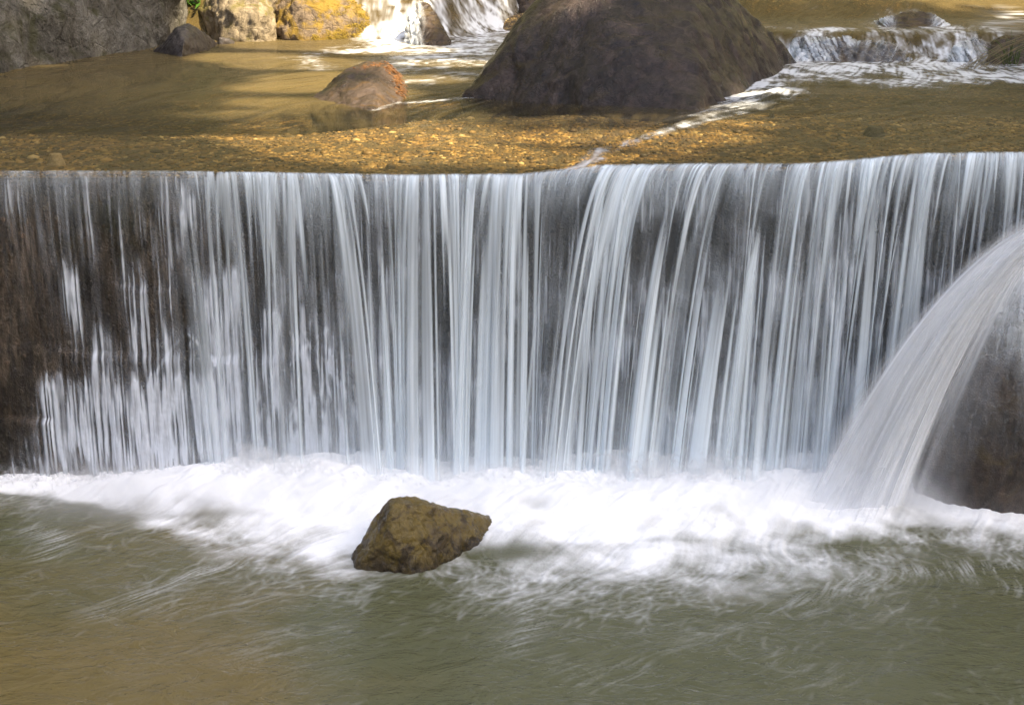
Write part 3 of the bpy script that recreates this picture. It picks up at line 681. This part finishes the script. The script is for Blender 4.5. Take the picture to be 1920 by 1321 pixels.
rock('boulder', [A(945, 45, 16.9), A(1000, 46, 16.6), A(1040, 20, 16.8), A(1050, -60, 17.2), A(940, -60, 17.4), A(930, 10, 17.3), A(985, 10, 16.7)]+[(.1, 18.5, 2), (.6, 18.5, 2)], .028, BRWN,
     'shadowed dark brown boulder behind the left edge of the huge boulder', amp=.1, nscale=2.4, sink=1.5, seed=39)
PART = rock('stone', [A(1640, 72, 14.0), A(1660, 36, 14.3), A(1700, 20, 14.5), A(1745, 22, 14.5), A(1785, 50, 14.4), A(1790, 76, 14.1), A(1720, 76, 13.9), A(1700, 50, 14.1)]+[(3.7, 15, 1.8), (4.2, 15, 1.8)], .018, BRWN,
     'rounded wet brown stone parting the riffle beyond the slab', 'stone', amp=.05, nscale=3, smooth=8, sink=1.6, seed=42)
SLAB = rock('stone', [A(1490, 116, 12.75), A(1510, 84, 12.95), A(1570, 73, 13.15), A(1650, 76, 13.15), A(1725, 116, 12.8), A(1700, 92, 12.95), A(1600, 122, 12.6), A(1560, 120, 12.6), A(1620, 98, 12.72)]+[(2.6, 14, 1.7), (3.5, 14, 1.7)], .018, BRWN,
     'low brown slab stone with the riffle running over it', 'stone', amp=.11, nscale=3.2, smooth=6, sink=1.5, seed=45)
rock('stone', [A(1838, 128, 12.6), A(1860, 80, 12.9), A(1890, 64, 13.0), A(1960, 60, 13.0), A(2010, 90, 12.8), A(2000, 140, 12.4), A(1900, 136, 12.4), A(1880, 100, 12.6)]+[(4.6, 14, 1.7), (5.2, 13.6, 1.7)], .018, BRWN,
     'reddish brown stone with grass on it at the right bank', 'stone', amp=.06, nscale=3.5, smooth=5, sink=1.5, seed=48)
WETS = rock('stone', [A(1775, 118, 12.7), A(1790, 86, 12.9), A(1830, 72, 13.1), A(1862, 84, 13.0), A(1865, 118, 12.75), A(1820, 122, 12.55), A(1820, 98, 12.7)]+[(4.2, 13.6, 1.7), (4.5, 13.6, 1.7)], .016, BRWN,
     'wet brown stone in the riffle between the slab and the grassy bank stone', 'stone', amp=.05, nscale=4, smooth=6, sink=1.5, seed=60)
DARKS = rock_mat('black_pebble_stone', (.012, .011, .01), (.02, .019, .017), (.035, .033, .03), scale=4)
PALE = rock_mat('cream_pebble_stone', (.2, .14, .07), (.36, .27, .15), (.48, .4, .26), scale=4)
def flat_stone(px, py, wpx, dep, hgt, m, label, seed):
    z = float(terrain_z(np.array([0.]), np.array([8.0]))[0])
    c_ = at_z(px, py, 1.55); w = wpx/2*c_[1]/FPX
    pts = [(c_[0]+w*math.cos(k)*1.0, c_[1]+dep*math.sin(k), c_[2]-.03) for k in np.linspace(0, 6.28, 9)[:-1]]+[(c_[0]+w*.6*math.cos(k), c_[1]+dep*.6*math.sin(k), c_[2]+hgt) for k in np.linspace(.4, 6.6, 7)[:-1]]
    rock('stone', pts, .006, m, label, 'stone', amp=.012, nscale=9, smooth=6, sink=1.44, seed=seed)
flat_stone(1640, 246, 46, .10, .03, DARKS, 'black oval stone on the gravel of the weir crest', 51)
flat_stone(105, 301, 40, .05, .04, PALE, 'cream coloured flat stone near the lip of the weir', 54)
flat_stone(1447, 215, 12, .05, .03, DARKS, 'tiny black pebble beside the huge boulder on the crest', 57)

# loose pebbles on the crest
def pebbles(n=7500):
    bm = bmesh.new(); bmesh.ops.create_icosphere(bm, subdivisions=1, radius=1)
    bv = np.array([v_.co[:] for v_ in bm.verts]); bf_ = np.array([[v_.index for v_ in f.verts] for f in bm.faces]); bm.free()
    V, Q, col = [], [], []
    rng = np.random.default_rng(3)
    for i in range(n):
        x = rng.uniform(-3.4, 3.6); y = 7.05+3.2*rng.random()**1.2
        r = rng.uniform(.004, .010)*(1+1.0*(rng.random() < .06)) if i % 22 else rng.uniform(.013, .030)
        z = (float(lip_z(np.array([x]))[0])-.05-.07*(y-7.03)/.5 if y < 7.3 else float(terrain_z(np.array([x]), np.array([y]))[0]))
        if y < 7.53: z = max(z, float(lip_z(np.array([x]))[0])-.035-.07*(y-7.03)/.5)
        v_ = bv*(1+.25*(rng.random(bv.shape)-.5))*np.array([r*rng.uniform(.9, 1.7), r*rng.uniform(.8, 1.4), r*.6])
        an = rng.uniform(0, 6.28); ca, sa = math.cos(an), math.sin(an)
        v_ = np.stack([v_[:, 0]*ca-v_[:, 1]*sa, v_[:, 0]*sa+v_[:, 1]*ca, v_[:, 2]], -1)
        V.append(v_+np.array([x, y, z+.002])); Q.append(bf_+i*len(bv)); col.append(np.full(len(bv), rng.random()))
    return raw_mesh('gravel', np.concatenate(V), np.concatenate(Q), {'tone': np.concatenate(col)})
t = NT('river_pebbles')
c = t.ramp(t.attr('tone'), [(0, (.03, .02, .008)), (.45, (.07, .042, .012)), (.75, (.16, .095, .026)), (.93, (.30, .19, .06)), (1, (.46, .36, .18))])
gr = link('gravel', pebbles(), t.done(t.n('BsdfPrincipled', {'Base Color': c, 'Roughness': .6}).outputs[0]))
tag(gr, kind='stuff')

# ------------------------------------------------------------------ jet over the boulder beside the weir
def st_(S, T, seed): return .45*vn(S*18, T*1.6, seed+4)+.35*vn(S*55, T*2.2, seed+5)+.2*vn(S*150, T*3, seed+6)
def jet(seed, gain, yo):
    s = np.linspace(0, 1, 620); tt = np.linspace(0, 1, 70)
    S, T = np.meshgrid(s, tt)
    p0 = at_y(1960, 428, 6.62)
    vx = np.interp(S, [0, .12, .3, .55, 1], [-2.30, -1.78, -1.27, -.75, .25])*(1+.10*(vn(S*14, S*0, seed)-.5))
    vx = np.where(S < .12, vx-.25*(vn(S*90, S*0, seed+9)), vx)
    tm = .60
    t_ = T*tm
    xs = p0[0]+.25+vx*(t_+.05)+.03*(vn(S*30, S*0, seed+1)-.5)
    z0 = p0[2]+.02+.10*(vn(S*5, S*0, seed+2)-.5)+.02
    zs = z0-4.9*t_**2*.93
    vy = .22+.55*ss(.75, .2, S)*0+.28*ss(1, .3, S)
    ys = 6.66-.26*t_+.4*yo-.07*(vn(S*12, T*1.5, seed+3)-.5)-.03*(st_(S, T, seed)-.5)
    for i in range(ys.shape[0]):
        for j in range(ys.shape[1]):
            ok, p, nr, f_ = JROCK.ray_cast(mathutils.Vector((xs[i, j], 4.5, zs[i, j]))-JROCK.location, mathutils.Vector((0, 1, 0)))
            if ok: ys[i, j] = min(ys[i, j], p.y+JROCK.location.y-.04-.02*(yo+.05))
    for _ in range(14): ys[1:-1, 1:-1] = .25*(ys[:-2, 1:-1]+ys[2:, 1:-1]+ys[1:-1, :-2]+ys[1:-1, 2:])
    st = .45*vn(S*18, T*1.6, seed+4)+.35*vn(S*55, T*2.2, seed+5)+.2*vn(S*150, T*3, seed+6)
    dens = np.interp(S, [0, .08, .2, .31, .40, .6, .8, 1], [.06, .34, .78, .90, .50, .30, .26, .34])*(1-.70*ss(.33, .46, S)*ss(.35, .65, T))
    a = dens*(.22+1.1*st)+2.2*(st-.51)*(.2+.7*dens)-.03
    a = a*ss(0, .03, T)*ss(0, .10, S+.06*(vn(S*3, T*9, seed+8)-.5))*(1-.92*ss(.23, .31, S+.05*(vn(S*30, T*2, seed+7)-.5))*ss(.30, .55, T))*(1-.4*ss(.45, .6, S))
    a = np.clip(a*gain, 0, .97)
    return grid_mesh('sheet', xs, ys, zs, {'veil': a, 'flow': np.stack([S*1.6, T*.6, S*0+seed], -1)}, flip=True)
cas = bpy.data.objects.new('cascade', None); C.objects.link(cas); cas.location = (0, 0, 0)
tag(cas, 'fanned white jet of water leaping off the dark boulder beside the weir', 'waterfall', kind='structure')
JM = fall_material('jet_water', (.95, .97, 1.0), .08, (110, 3.0), .9)
for sd, g_, yo in ((210, .75, .06), (230, .85, .0), (250, 1.3, -.06)):
    link('sheet', jet(sd, g_, yo), JM, cas)

def surf(o, px, py):
    d_ = mathutils.Vector(ray(px, py)).normalized(); org = mathutils.Vector((0, 0, CAM_Z))-o.location
    ok, p, nrm, i = o.ray_cast(org, d_)
    return (p+o.location, nrm) if ok else (None, None)
# thin water sliding over the stones of the riffle
RIFM = fall_material('riffle_water', (.72, .75, .76), .1, (60, 6.0), 1.1)
rif = bpy.data.objects.new('riffle', None); C.objects.link(rif)
tag(rif, 'silky thin water sliding over the stones of the upper riffle', 'rapids', kind='structure')
def veil(o, px0, px1, py0, py1, seed, dens, slant=0., off=.014, src=None):
    U, V = np.meshgrid(np.arange(px0, px1, 1.5), np.arange(py0, py1, 1.5))
    Pn = np.zeros(U.shape+(3,)); ok_ = np.zeros(U.shape, bool)
    for i in range(U.shape[0]):
        for j in range(U.shape[1]):
            p, nr = surf(o, U[i, j], V[i, j])
            if p is not None: Pn[i, j] = p+nr*off; ok_[i, j] = True
    m = ok_.copy(); m[:-1, :-1] = ok_[:-1, :-1] & ok_[1:, :-1] & ok_[:-1, 1:] & ok_[1:, 1:]
    q = (U-px0)/(px1-px0); w = (V-py0)/(py1-py0)
    uu = U+slant*(V-py0)*np.sign(q-.5 if slant > 0 else 1)
    if src:
        uu = 160*np.arctan2(U-src[0], V-src[1]+40); V_ = np.hypot(U-src[0], V-src[1])/3
    else: V_ = V
    V = V_
    st = .5*vn(uu/5., V/26., seed)+.3*vn(uu/2.2, V/18., seed+1)+.2*vn(uu/14., V/30., seed+2)
    a = np.clip(dens(q, w)*(.2+1.1*st)+1.4*(st-.52)*dens(q, w), 0, .92)
    flow = np.stack([uu*.02, V*.02, U*0+seed], -1)
    link('veil', grid_mesh('veil', Pn[..., 0], Pn[..., 1], Pn[..., 2], {'veil': a, 'flow': flow}, mask=m), RIFM, rif)
bpy.context.view_layer.update()
veil(SLAB, 1482, 1732, 60, 124, 300, lambda q, w: .75*ss(.0, .25, w)*(1-.65*ss(.35, .5, w)*ss(.25, .4, q)*ss(1.0, .6, q))*(.6+.4*ss(.5, .2, q)), .5)
veil(WETS, 1770, 1870, 66, 124, 310, lambda q, w: .65*ss(.95, .5, q), -.5)
veil(PART, 1634, 1796, 18, 80, 320, lambda q, w: .85*np.clip(ss(.34, .12, q)+ss(.62, .85, q), 0, 1)*ss(0, .2, w), .9)
def over_boulder(q, w):
    r = np.hypot((q-.9)*.9, w*1.25)
    return np.clip(.75*ss(.75, .22, r)+.55*ss(.80, .93, q)*ss(.05, .25, w)+.05*ss(1.05, .6, w), 0, .85)*(.25+.75*ss(.12, .3, q))
for sd in (340, 350): veil(JROCK, 1705, 1980, 430, 945, sd, over_boulder, src=(1935, 415), off=.02+.0006*(sd-340))
veil(CSTN, 750, 852, 0, 98, 330, lambda q, w: .85*ss(.52, .2, q), -.15)
# ------------------------------------------------------------------ plants
def blades(name, specs, m, parent=None, loc=(0, 0, 0)):
    """specs: (root, mid, tip, width): tapered four-sided blades, each bent through three points"""
    V, Q = [], []
    for r, mi, ti, w in specs:
        r, mi, ti = map(np.array, (r, mi, ti)); b = len(V); m_ = 7
        for k in range(m_):
            u = k/(m_-1); p = (1-u)**2*r+2*u*(1-u)*mi+u*u*ti
            ww = w*(1-u)**.7+.0004
            tg = np.array(ti)-np.array(r); sd = np.cross(tg, (0, 1, .3)); sd = sd/(np.linalg.norm(sd)+1e-9); up = np.cross(sd, tg); up = up/(np.linalg.norm(up)+1e-9)
            for s_, u_ in ((1, 0), (0, .5), (-1, 0), (0, -.5)):
                V.append(p+sd*ww*s_+up*ww*u_-np.array(loc))
        for k in range(m_-1):
            for q in range(4):
                Q.append((b+k*4+q, b+k*4+(q+1) % 4, b+k*4+4+(q+1) % 4, b+k*4+4+q))
    o = link(name, raw_mesh(name, V, Q), m, parent); o.location = loc if parent is None else (0, 0, 0)
    return o
def plain(name, col, rough=.6, var=.4, scale=30, trans=0):
    t = NT(name); n = t.noise(t.coord(), scale, 3)
    c = t.mix(n, tuple(x*(1-var) for x in col), tuple(min(1, x*(1+var)) for x in col))
    p = t.n('BsdfPrincipled', {'Base Color': c, 'Roughness': rough}).outputs[0]
    if trans: p = t.n('MixShader', {0: trans, 1: p, 2: t.n('BsdfTranslucent', {'Color': c}).outputs[0]}).outputs[0]
    return t.done(p)
rng = np.random.default_rng(77)
# orange weed along the ridge of the pyramid stone (a part of it)
dg = bpy.context.evaluated_depsgraph_get()
sp_ = []
def weed(path, n, L, spread):
    for i in range(n):
        u = rng.random()*(len(path)-1); k = int(u); f = u-k
        px = path[k][0]*(1-f)+path[k+1][0]*f+rng.normal(0, spread); py = path[k][1]*(1-f)+path[k+1][1]*f+rng.normal(0, spread*.7)
        p, nr = surf(mid, px, py)
        if p is None: continue
        r_ = np.array(p)-.004*np.array(nr); l = L*rng.uniform(.4, 1.2)
        sp_.append((r_, r_+np.array(nr)*.02+np.array((rng.normal(.015, .02), -.01, -l*.4)), r_+np.array(nr)*.012+np.array((rng.normal(.02, .025), -.02, -l)), rng.uniform(.002, .0045)))
weed([(668, 126), (692, 119), (715, 120), (733, 130), (744, 148), (748, 175)], 380, .05, 5.0)
wo = blades('moss', sp_, plain('orange_weed', (.17, .068, .010), .6, .7, 14), None, tuple(mid.location)); wo.parent = mid; wo.location = (0, 0, 0)
# yellow moss on the sunlit boulder (a part of it)
sp_ = []
for i in range(5200):
    px = rng.uniform(585, 728); py = rng.uniform(-5, 74)
    if (px-585)/140*.7+(py-20)/60*.45+rng.normal(0, .06)+1.1*(fbm(np.array([px/16.]), np.array([py/12.]), 81, 3)[0]-.5) < .5: continue
    p, nr = surf(yb, px, py)
    if p is None: continue
    r_ = np.array(p)-.006*np.array(nr); n_ = np.array(nr)
    l = rng.uniform(.012, .035)
    sp_.append((r_, r_+n_*l*.8+rng.normal(0, .008, 3), r_+n_*l+np.array((rng.normal(0, .02), 0, -l*.7)), rng.uniform(.002, .005)))
wo = blades('moss', sp_, plain('yellow_moss', (.26, .175, .012), .7, .75, 7), None, tuple(yb.location)); wo.parent = yb; wo.location = (0, 0, 0)

# leafy plant peeping over the left boulder
def leafy(center, n, r, size, name, label, col):
    V, Q = [], []
    for i in range(n):
        p = np.array(center)+rng.normal(0, r, 3)*np.array([1, .6, .55])
        d1 = rng.normal(0, 1, 3); d1[2] -= .3; d1 /= np.linalg.norm(d1); d2 = np.cross(d1, rng.normal(0, 1, 3)); d2 /= np.linalg.norm(d2); nn_ = np.cross(d1, d2)
        s_ = size*rng.uniform(.6, 1.3); b = len(V)
        V += [p, p+d1*s_*.5+d2*s_*.28+nn_*s_*.06, p+d1*s_, p+d1*s_*.5-d2*s_*.28+nn_*s_*.06]; Q.append((b, b+1, b+2, b+3))
    root = bpy.data.objects.new(name, None); C.objects.link(root); root.location = (center[0], center[1], center[2]-.5); tag(root, label, 'plant')
    V = [np.array(v_)-np.array(root.location) for v_ in V]
    me = raw_mesh('foliage', V, Q); me.shade_flat(); link('foliage', me, plain(name+'_leaf', col, .5, .4, 6, .3), root)
    st = [((rng.normal(0, .04), rng.normal(0, .04), -.25), (rng.normal(0, .08), 0, .2), (rng.normal(0, .2), rng.normal(0, .1), .5+rng.normal(0, .1)), .008) for _ in range(9)]
    blades('stem', st, plain(name+'_stem', (.09, .07, .03)), root)
leafy(at_y(352, 3, 15.4), 320, .12, .09, 'leafy_plant', 'bright green leafy plant growing behind the sunlit tan boulder', (.07, .17, .015))
# grass on the right bank stone and drooping straw
gt = bpy.data.objects.new('grass_tuft', None); C.objects.link(gt); gl_ = A(1925, 80, 12.5); gt.location = gl_
tag(gt, 'tuft of green grass and dry straw hanging over the riffle at the right bank', 'grass')
sp_ = []
for i in range(24):
    r_ = np.array(A(1885+rng.normal(10, 12), 118+rng.normal(0, 8), 12.45)); tip = r_+np.array((rng.normal(-.03, .12), rng.normal(-.1, .1), rng.uniform(.08, .24)))
    sp_.append((r_, (r_+tip)/2+np.array((rng.normal(0, .02), 0, .08)), tip, rng.uniform(.003, .006)))
def local(sp): return [(np.array(a)-gl_, np.array(b)-gl_, np.array(c_)-gl_, w) for a, b, c_, w in sp]
blades('green_blades', local(sp_), plain('grass_green', (.13, .17, .05), .5, .4, 20, .2), gt)
sp_ = []
for i in range(14):
    r_ = np.array(A(1990+rng.normal(0, 10), 60+rng.normal(0, 8), 12.3)); mi = np.array(A(1880+rng.normal(0, 12), 72+rng.normal(0, 10), 12.1)); ti = np.array(A(1790+rng.normal(0, 16), 168+rng.normal(0, 14), 11.9))
    sp_.append((r_, mi, ti, rng.uniform(.0025, .004)))
    for k in range(6):
        u = rng.uniform(.6, .98); p = (1-u)**2*r_+2*u*(1-u)*mi+u*u*ti
        sp_.append((p, p+np.array((-.02, 0, -.02)), p+np.array((rng.normal(-.05, .02), 0, rng.normal(-.08, .02))), .002))
blades('straw', local(sp_), plain('dry_straw', (.30, .24, .12), .6, .3, 20, .2), gt)

# ------------------------------------------------------------------ sun, added off-frame shade trees, sky
SEL, SAZX, SAZY = math.radians(54), .88, -.475
S = np.array([math.cos(SEL)*SAZX, math.cos(SEL)*SAZY, math.sin(SEL)])
sun = bpy.data.lights.new('sun', 'SUN'); sun.energy = 5.0; sun.angle = math.radians(.5); sun.color = (1, .86, .62)
so_ = bpy.data.objects.new('sun', sun); C.objects.link(so_)
so_.rotation_euler = mathutils.Vector(-S).to_track_quat('-Z', 'Y').to_euler()
# sun patches kept lit by leaving leaves out of the added crowns: (px, py, world height, radius m)
LITP = [(440, 40, 'y', 14.9, .5), (480, 10, 'y', 14.9, .5), (620, 30, 'y', 15.1, .5), (690, 20, 'y', 15.3, .5), (560, 85, 'z', 1.62, .6), (650, 80, 'z', 1.62, .6),
        (560, 120, 'z', 1.62, .5), (470, 110, 'z', 1.62, .45), (620, 150, 'z', 1.62, .5), (540, 165, 'z', 1.62, .34), (720, 95, 'z', 1.62, .5), (745, 140, 'y', 10.4, .2), (800, 150, 'z', 1.62, .25),
        (850, 120, 'z', 1.62, .3), (360, 0, 'y', 15.6, .3), (1070, 40, 'y', 10.6, .15), (1095, 20, 'y', 10.7, .13), (1040, 60, 'y', 10.45, .11), (1410, 190, 'z', 1.6, .15)]
for py_, x0_, x1_, r_ in ((212, 500, 840, .22), (236, 420, 840, .2), (232, 1350, 1450, .12), (252, 880, 1400, .16), (258, 500, 860, .17), (278, 560, 1300, .15), (294, 660, 1140, .09)):
    for px_ in range(x0_, x1_+1, 70): LITP.append((px_, py_, 'z', 1.55, r_))
LP = np.array([(at_y(a, b, v_) if k == 'y' else at_z(a, b, v_)) for a, b, k, v_, r in LITP]); LR = np.array([r for *_, r in LITP])
def open_(p, m=0.):
    """True where a leaf at p would shade one of the sunlit patches"""
    q = p-LP; al = q@S; d_ = np.linalg.norm(q-al[:, None]*S, axis=1)
    return bool(((d_ < LR+m) & (al > 0)).any())
LEAF = plain('tree_leaf', (.06, .10, .02), .5, .4, 2, .25); BARK = rock_mat('tree_bark', (.03, .022, .015), (.07, .05, .035), (.12, .09, .06), scale=2, rough=(.8, .95))
def tree(base, ctr, rad, n, label):  # unseen sun blocker shaped as a tree, leaves cut away for sun patches
    root = bpy.data.objects.new('tree', None); C.objects.link(root); root.location = base; tag(root, label, 'tree', 'added shade trees out of view')
    b = np.array(base); V, Q = [], []
    k = 0
    while k < n:
        p = rng.normal(0, 1, 3); p = p/np.linalg.norm(p)*rng.random()**.36*np.array(rad)+np.array(ctr)
        k += 1
        d1 = rng.normal(0, 1, 3); d1 /= np.linalg.norm(d1); d2 = np.cross(d1, rng.normal(0, 1, 3)); d2 /= np.linalg.norm(d2); nn_ = np.cross(d1, d2)
        s_ = rng.uniform(.22, .5); i = len(V)
        if open_(p+d1*s_*.5, s_*.35): continue
        V += [p-b, p+d1*s_*.5+d2*s_*.4+nn_*s_*.1-b, p+d1*s_-b, p+d1*s_*.5-d2*s_*.4+nn_*s_*.1-b]; Q.append((i, i+1, i+2, i+3))
    me = raw_mesh('crown', V, Q); me.shade_flat(); link('crown', me, LEAF, root)
    V, Q = [], []
    limbs = [((0, 0, -1), np.array(ctr)-b+np.array((0, 0, 1)), .35)]+[(tuple((np.array(ctr)-b)*rng.uniform(.45, .8)), np.array(ctr)-b+rng.normal(0, .4, 3)*np.array(rad), .12) for _ in range(16)]
    for r_, ti, w in limbs:
        r_ = np.array(r_, float)
        if w < .3 and any(open_(b+r_+(ti-r_)*u, .3) for u in np.linspace(0, 1, 12)): continue
        o_ = len(V); tg = ti-r_; sx = np.cross(tg, (0, 1, .2)); sx /= np.linalg.norm(sx); sy = np.cross(sx, tg); sy /= np.linalg.norm(sy); bend = rng.normal(0, .3, 3)
        for j in range(8):
            u = j/7; p = r_+tg*u+bend*math.sin(math.pi*u)
            for a_ in range(8):
                an = a_*math.pi/4; V.append(p+(sx*math.cos(an)+sy*math.sin(an))*w*(1-.8*u))
        for j in range(7):
            for a_ in range(8): Q.append((o_+j*8+a_, o_+j*8+(a_+1) % 8, o_+j*8+8+(a_+1) % 8, o_+j*8+8+a_))
    link('trunk', raw_mesh('trunk', V, Q), BARK, root)
D_ = 25.0
def over(x, y, z=1.0): return tuple(np.array([x, y, z])+S*D_)
for (x, y, rad, n_, lab) in ((.2, 4.0, (5.6, 3.6, 2.6), 15000, 'unseen tree added on the right bank to shade the pool below the weir'),
                            (.2, 8.6, (5.6, 3.6, 2.4), 15000, 'unseen tree added on the right bank to shade the weir'),
                            (.3, 13.2, (5.8, 4.0, 2.6), 16000, 'unseen tree added on the right bank to shade the upper stream')):
    c_ = over(x, y); bx, by = c_[0]+3, c_[1]+1
    tree((bx, by, float(terrain_z(np.array([bx]), np.array([by]))[0])-.2), c_, rad, n_, lab)

w = bpy.data.worlds.new('World'); SC.world = w; w.use_nodes = True
nt = w.node_tree; bg = nt.nodes['Background']; sky = nt.nodes.new('ShaderNodeTexSky'); sky.sky_type = 'NISHITA'; sky.sun_disc = False
sky.sun_elevation = SEL; sky.sun_rotation = math.atan2(S[0], S[1]); sky.air_density = 1.0; sky.dust_density = 4.5; sky.ozone_density = 1.0
nt.links.new(sky.outputs[0], bg.inputs[0]); bg.inputs[1].default_value = .102

SC.view_settings.view_transform = 'Standard'; SC.view_settings.look = 'None'; SC.view_settings.exposure = 1.84; SC.view_settings.gamma = 1
SC.render.engine = 'CYCLES'
cy = SC.cycles; cy.use_denoising = True; cy.use_adaptive_sampling = False; cy.volume_bounces = 3; cy.max_bounces = 8; cy.transparent_max_bounces = 40; cy.diffuse_bounces = 3; cy.glossy_bounces = 3
cy.caustics_reflective = False; cy.caustics_refractive = False; cy.sample_clamp_indirect = 4
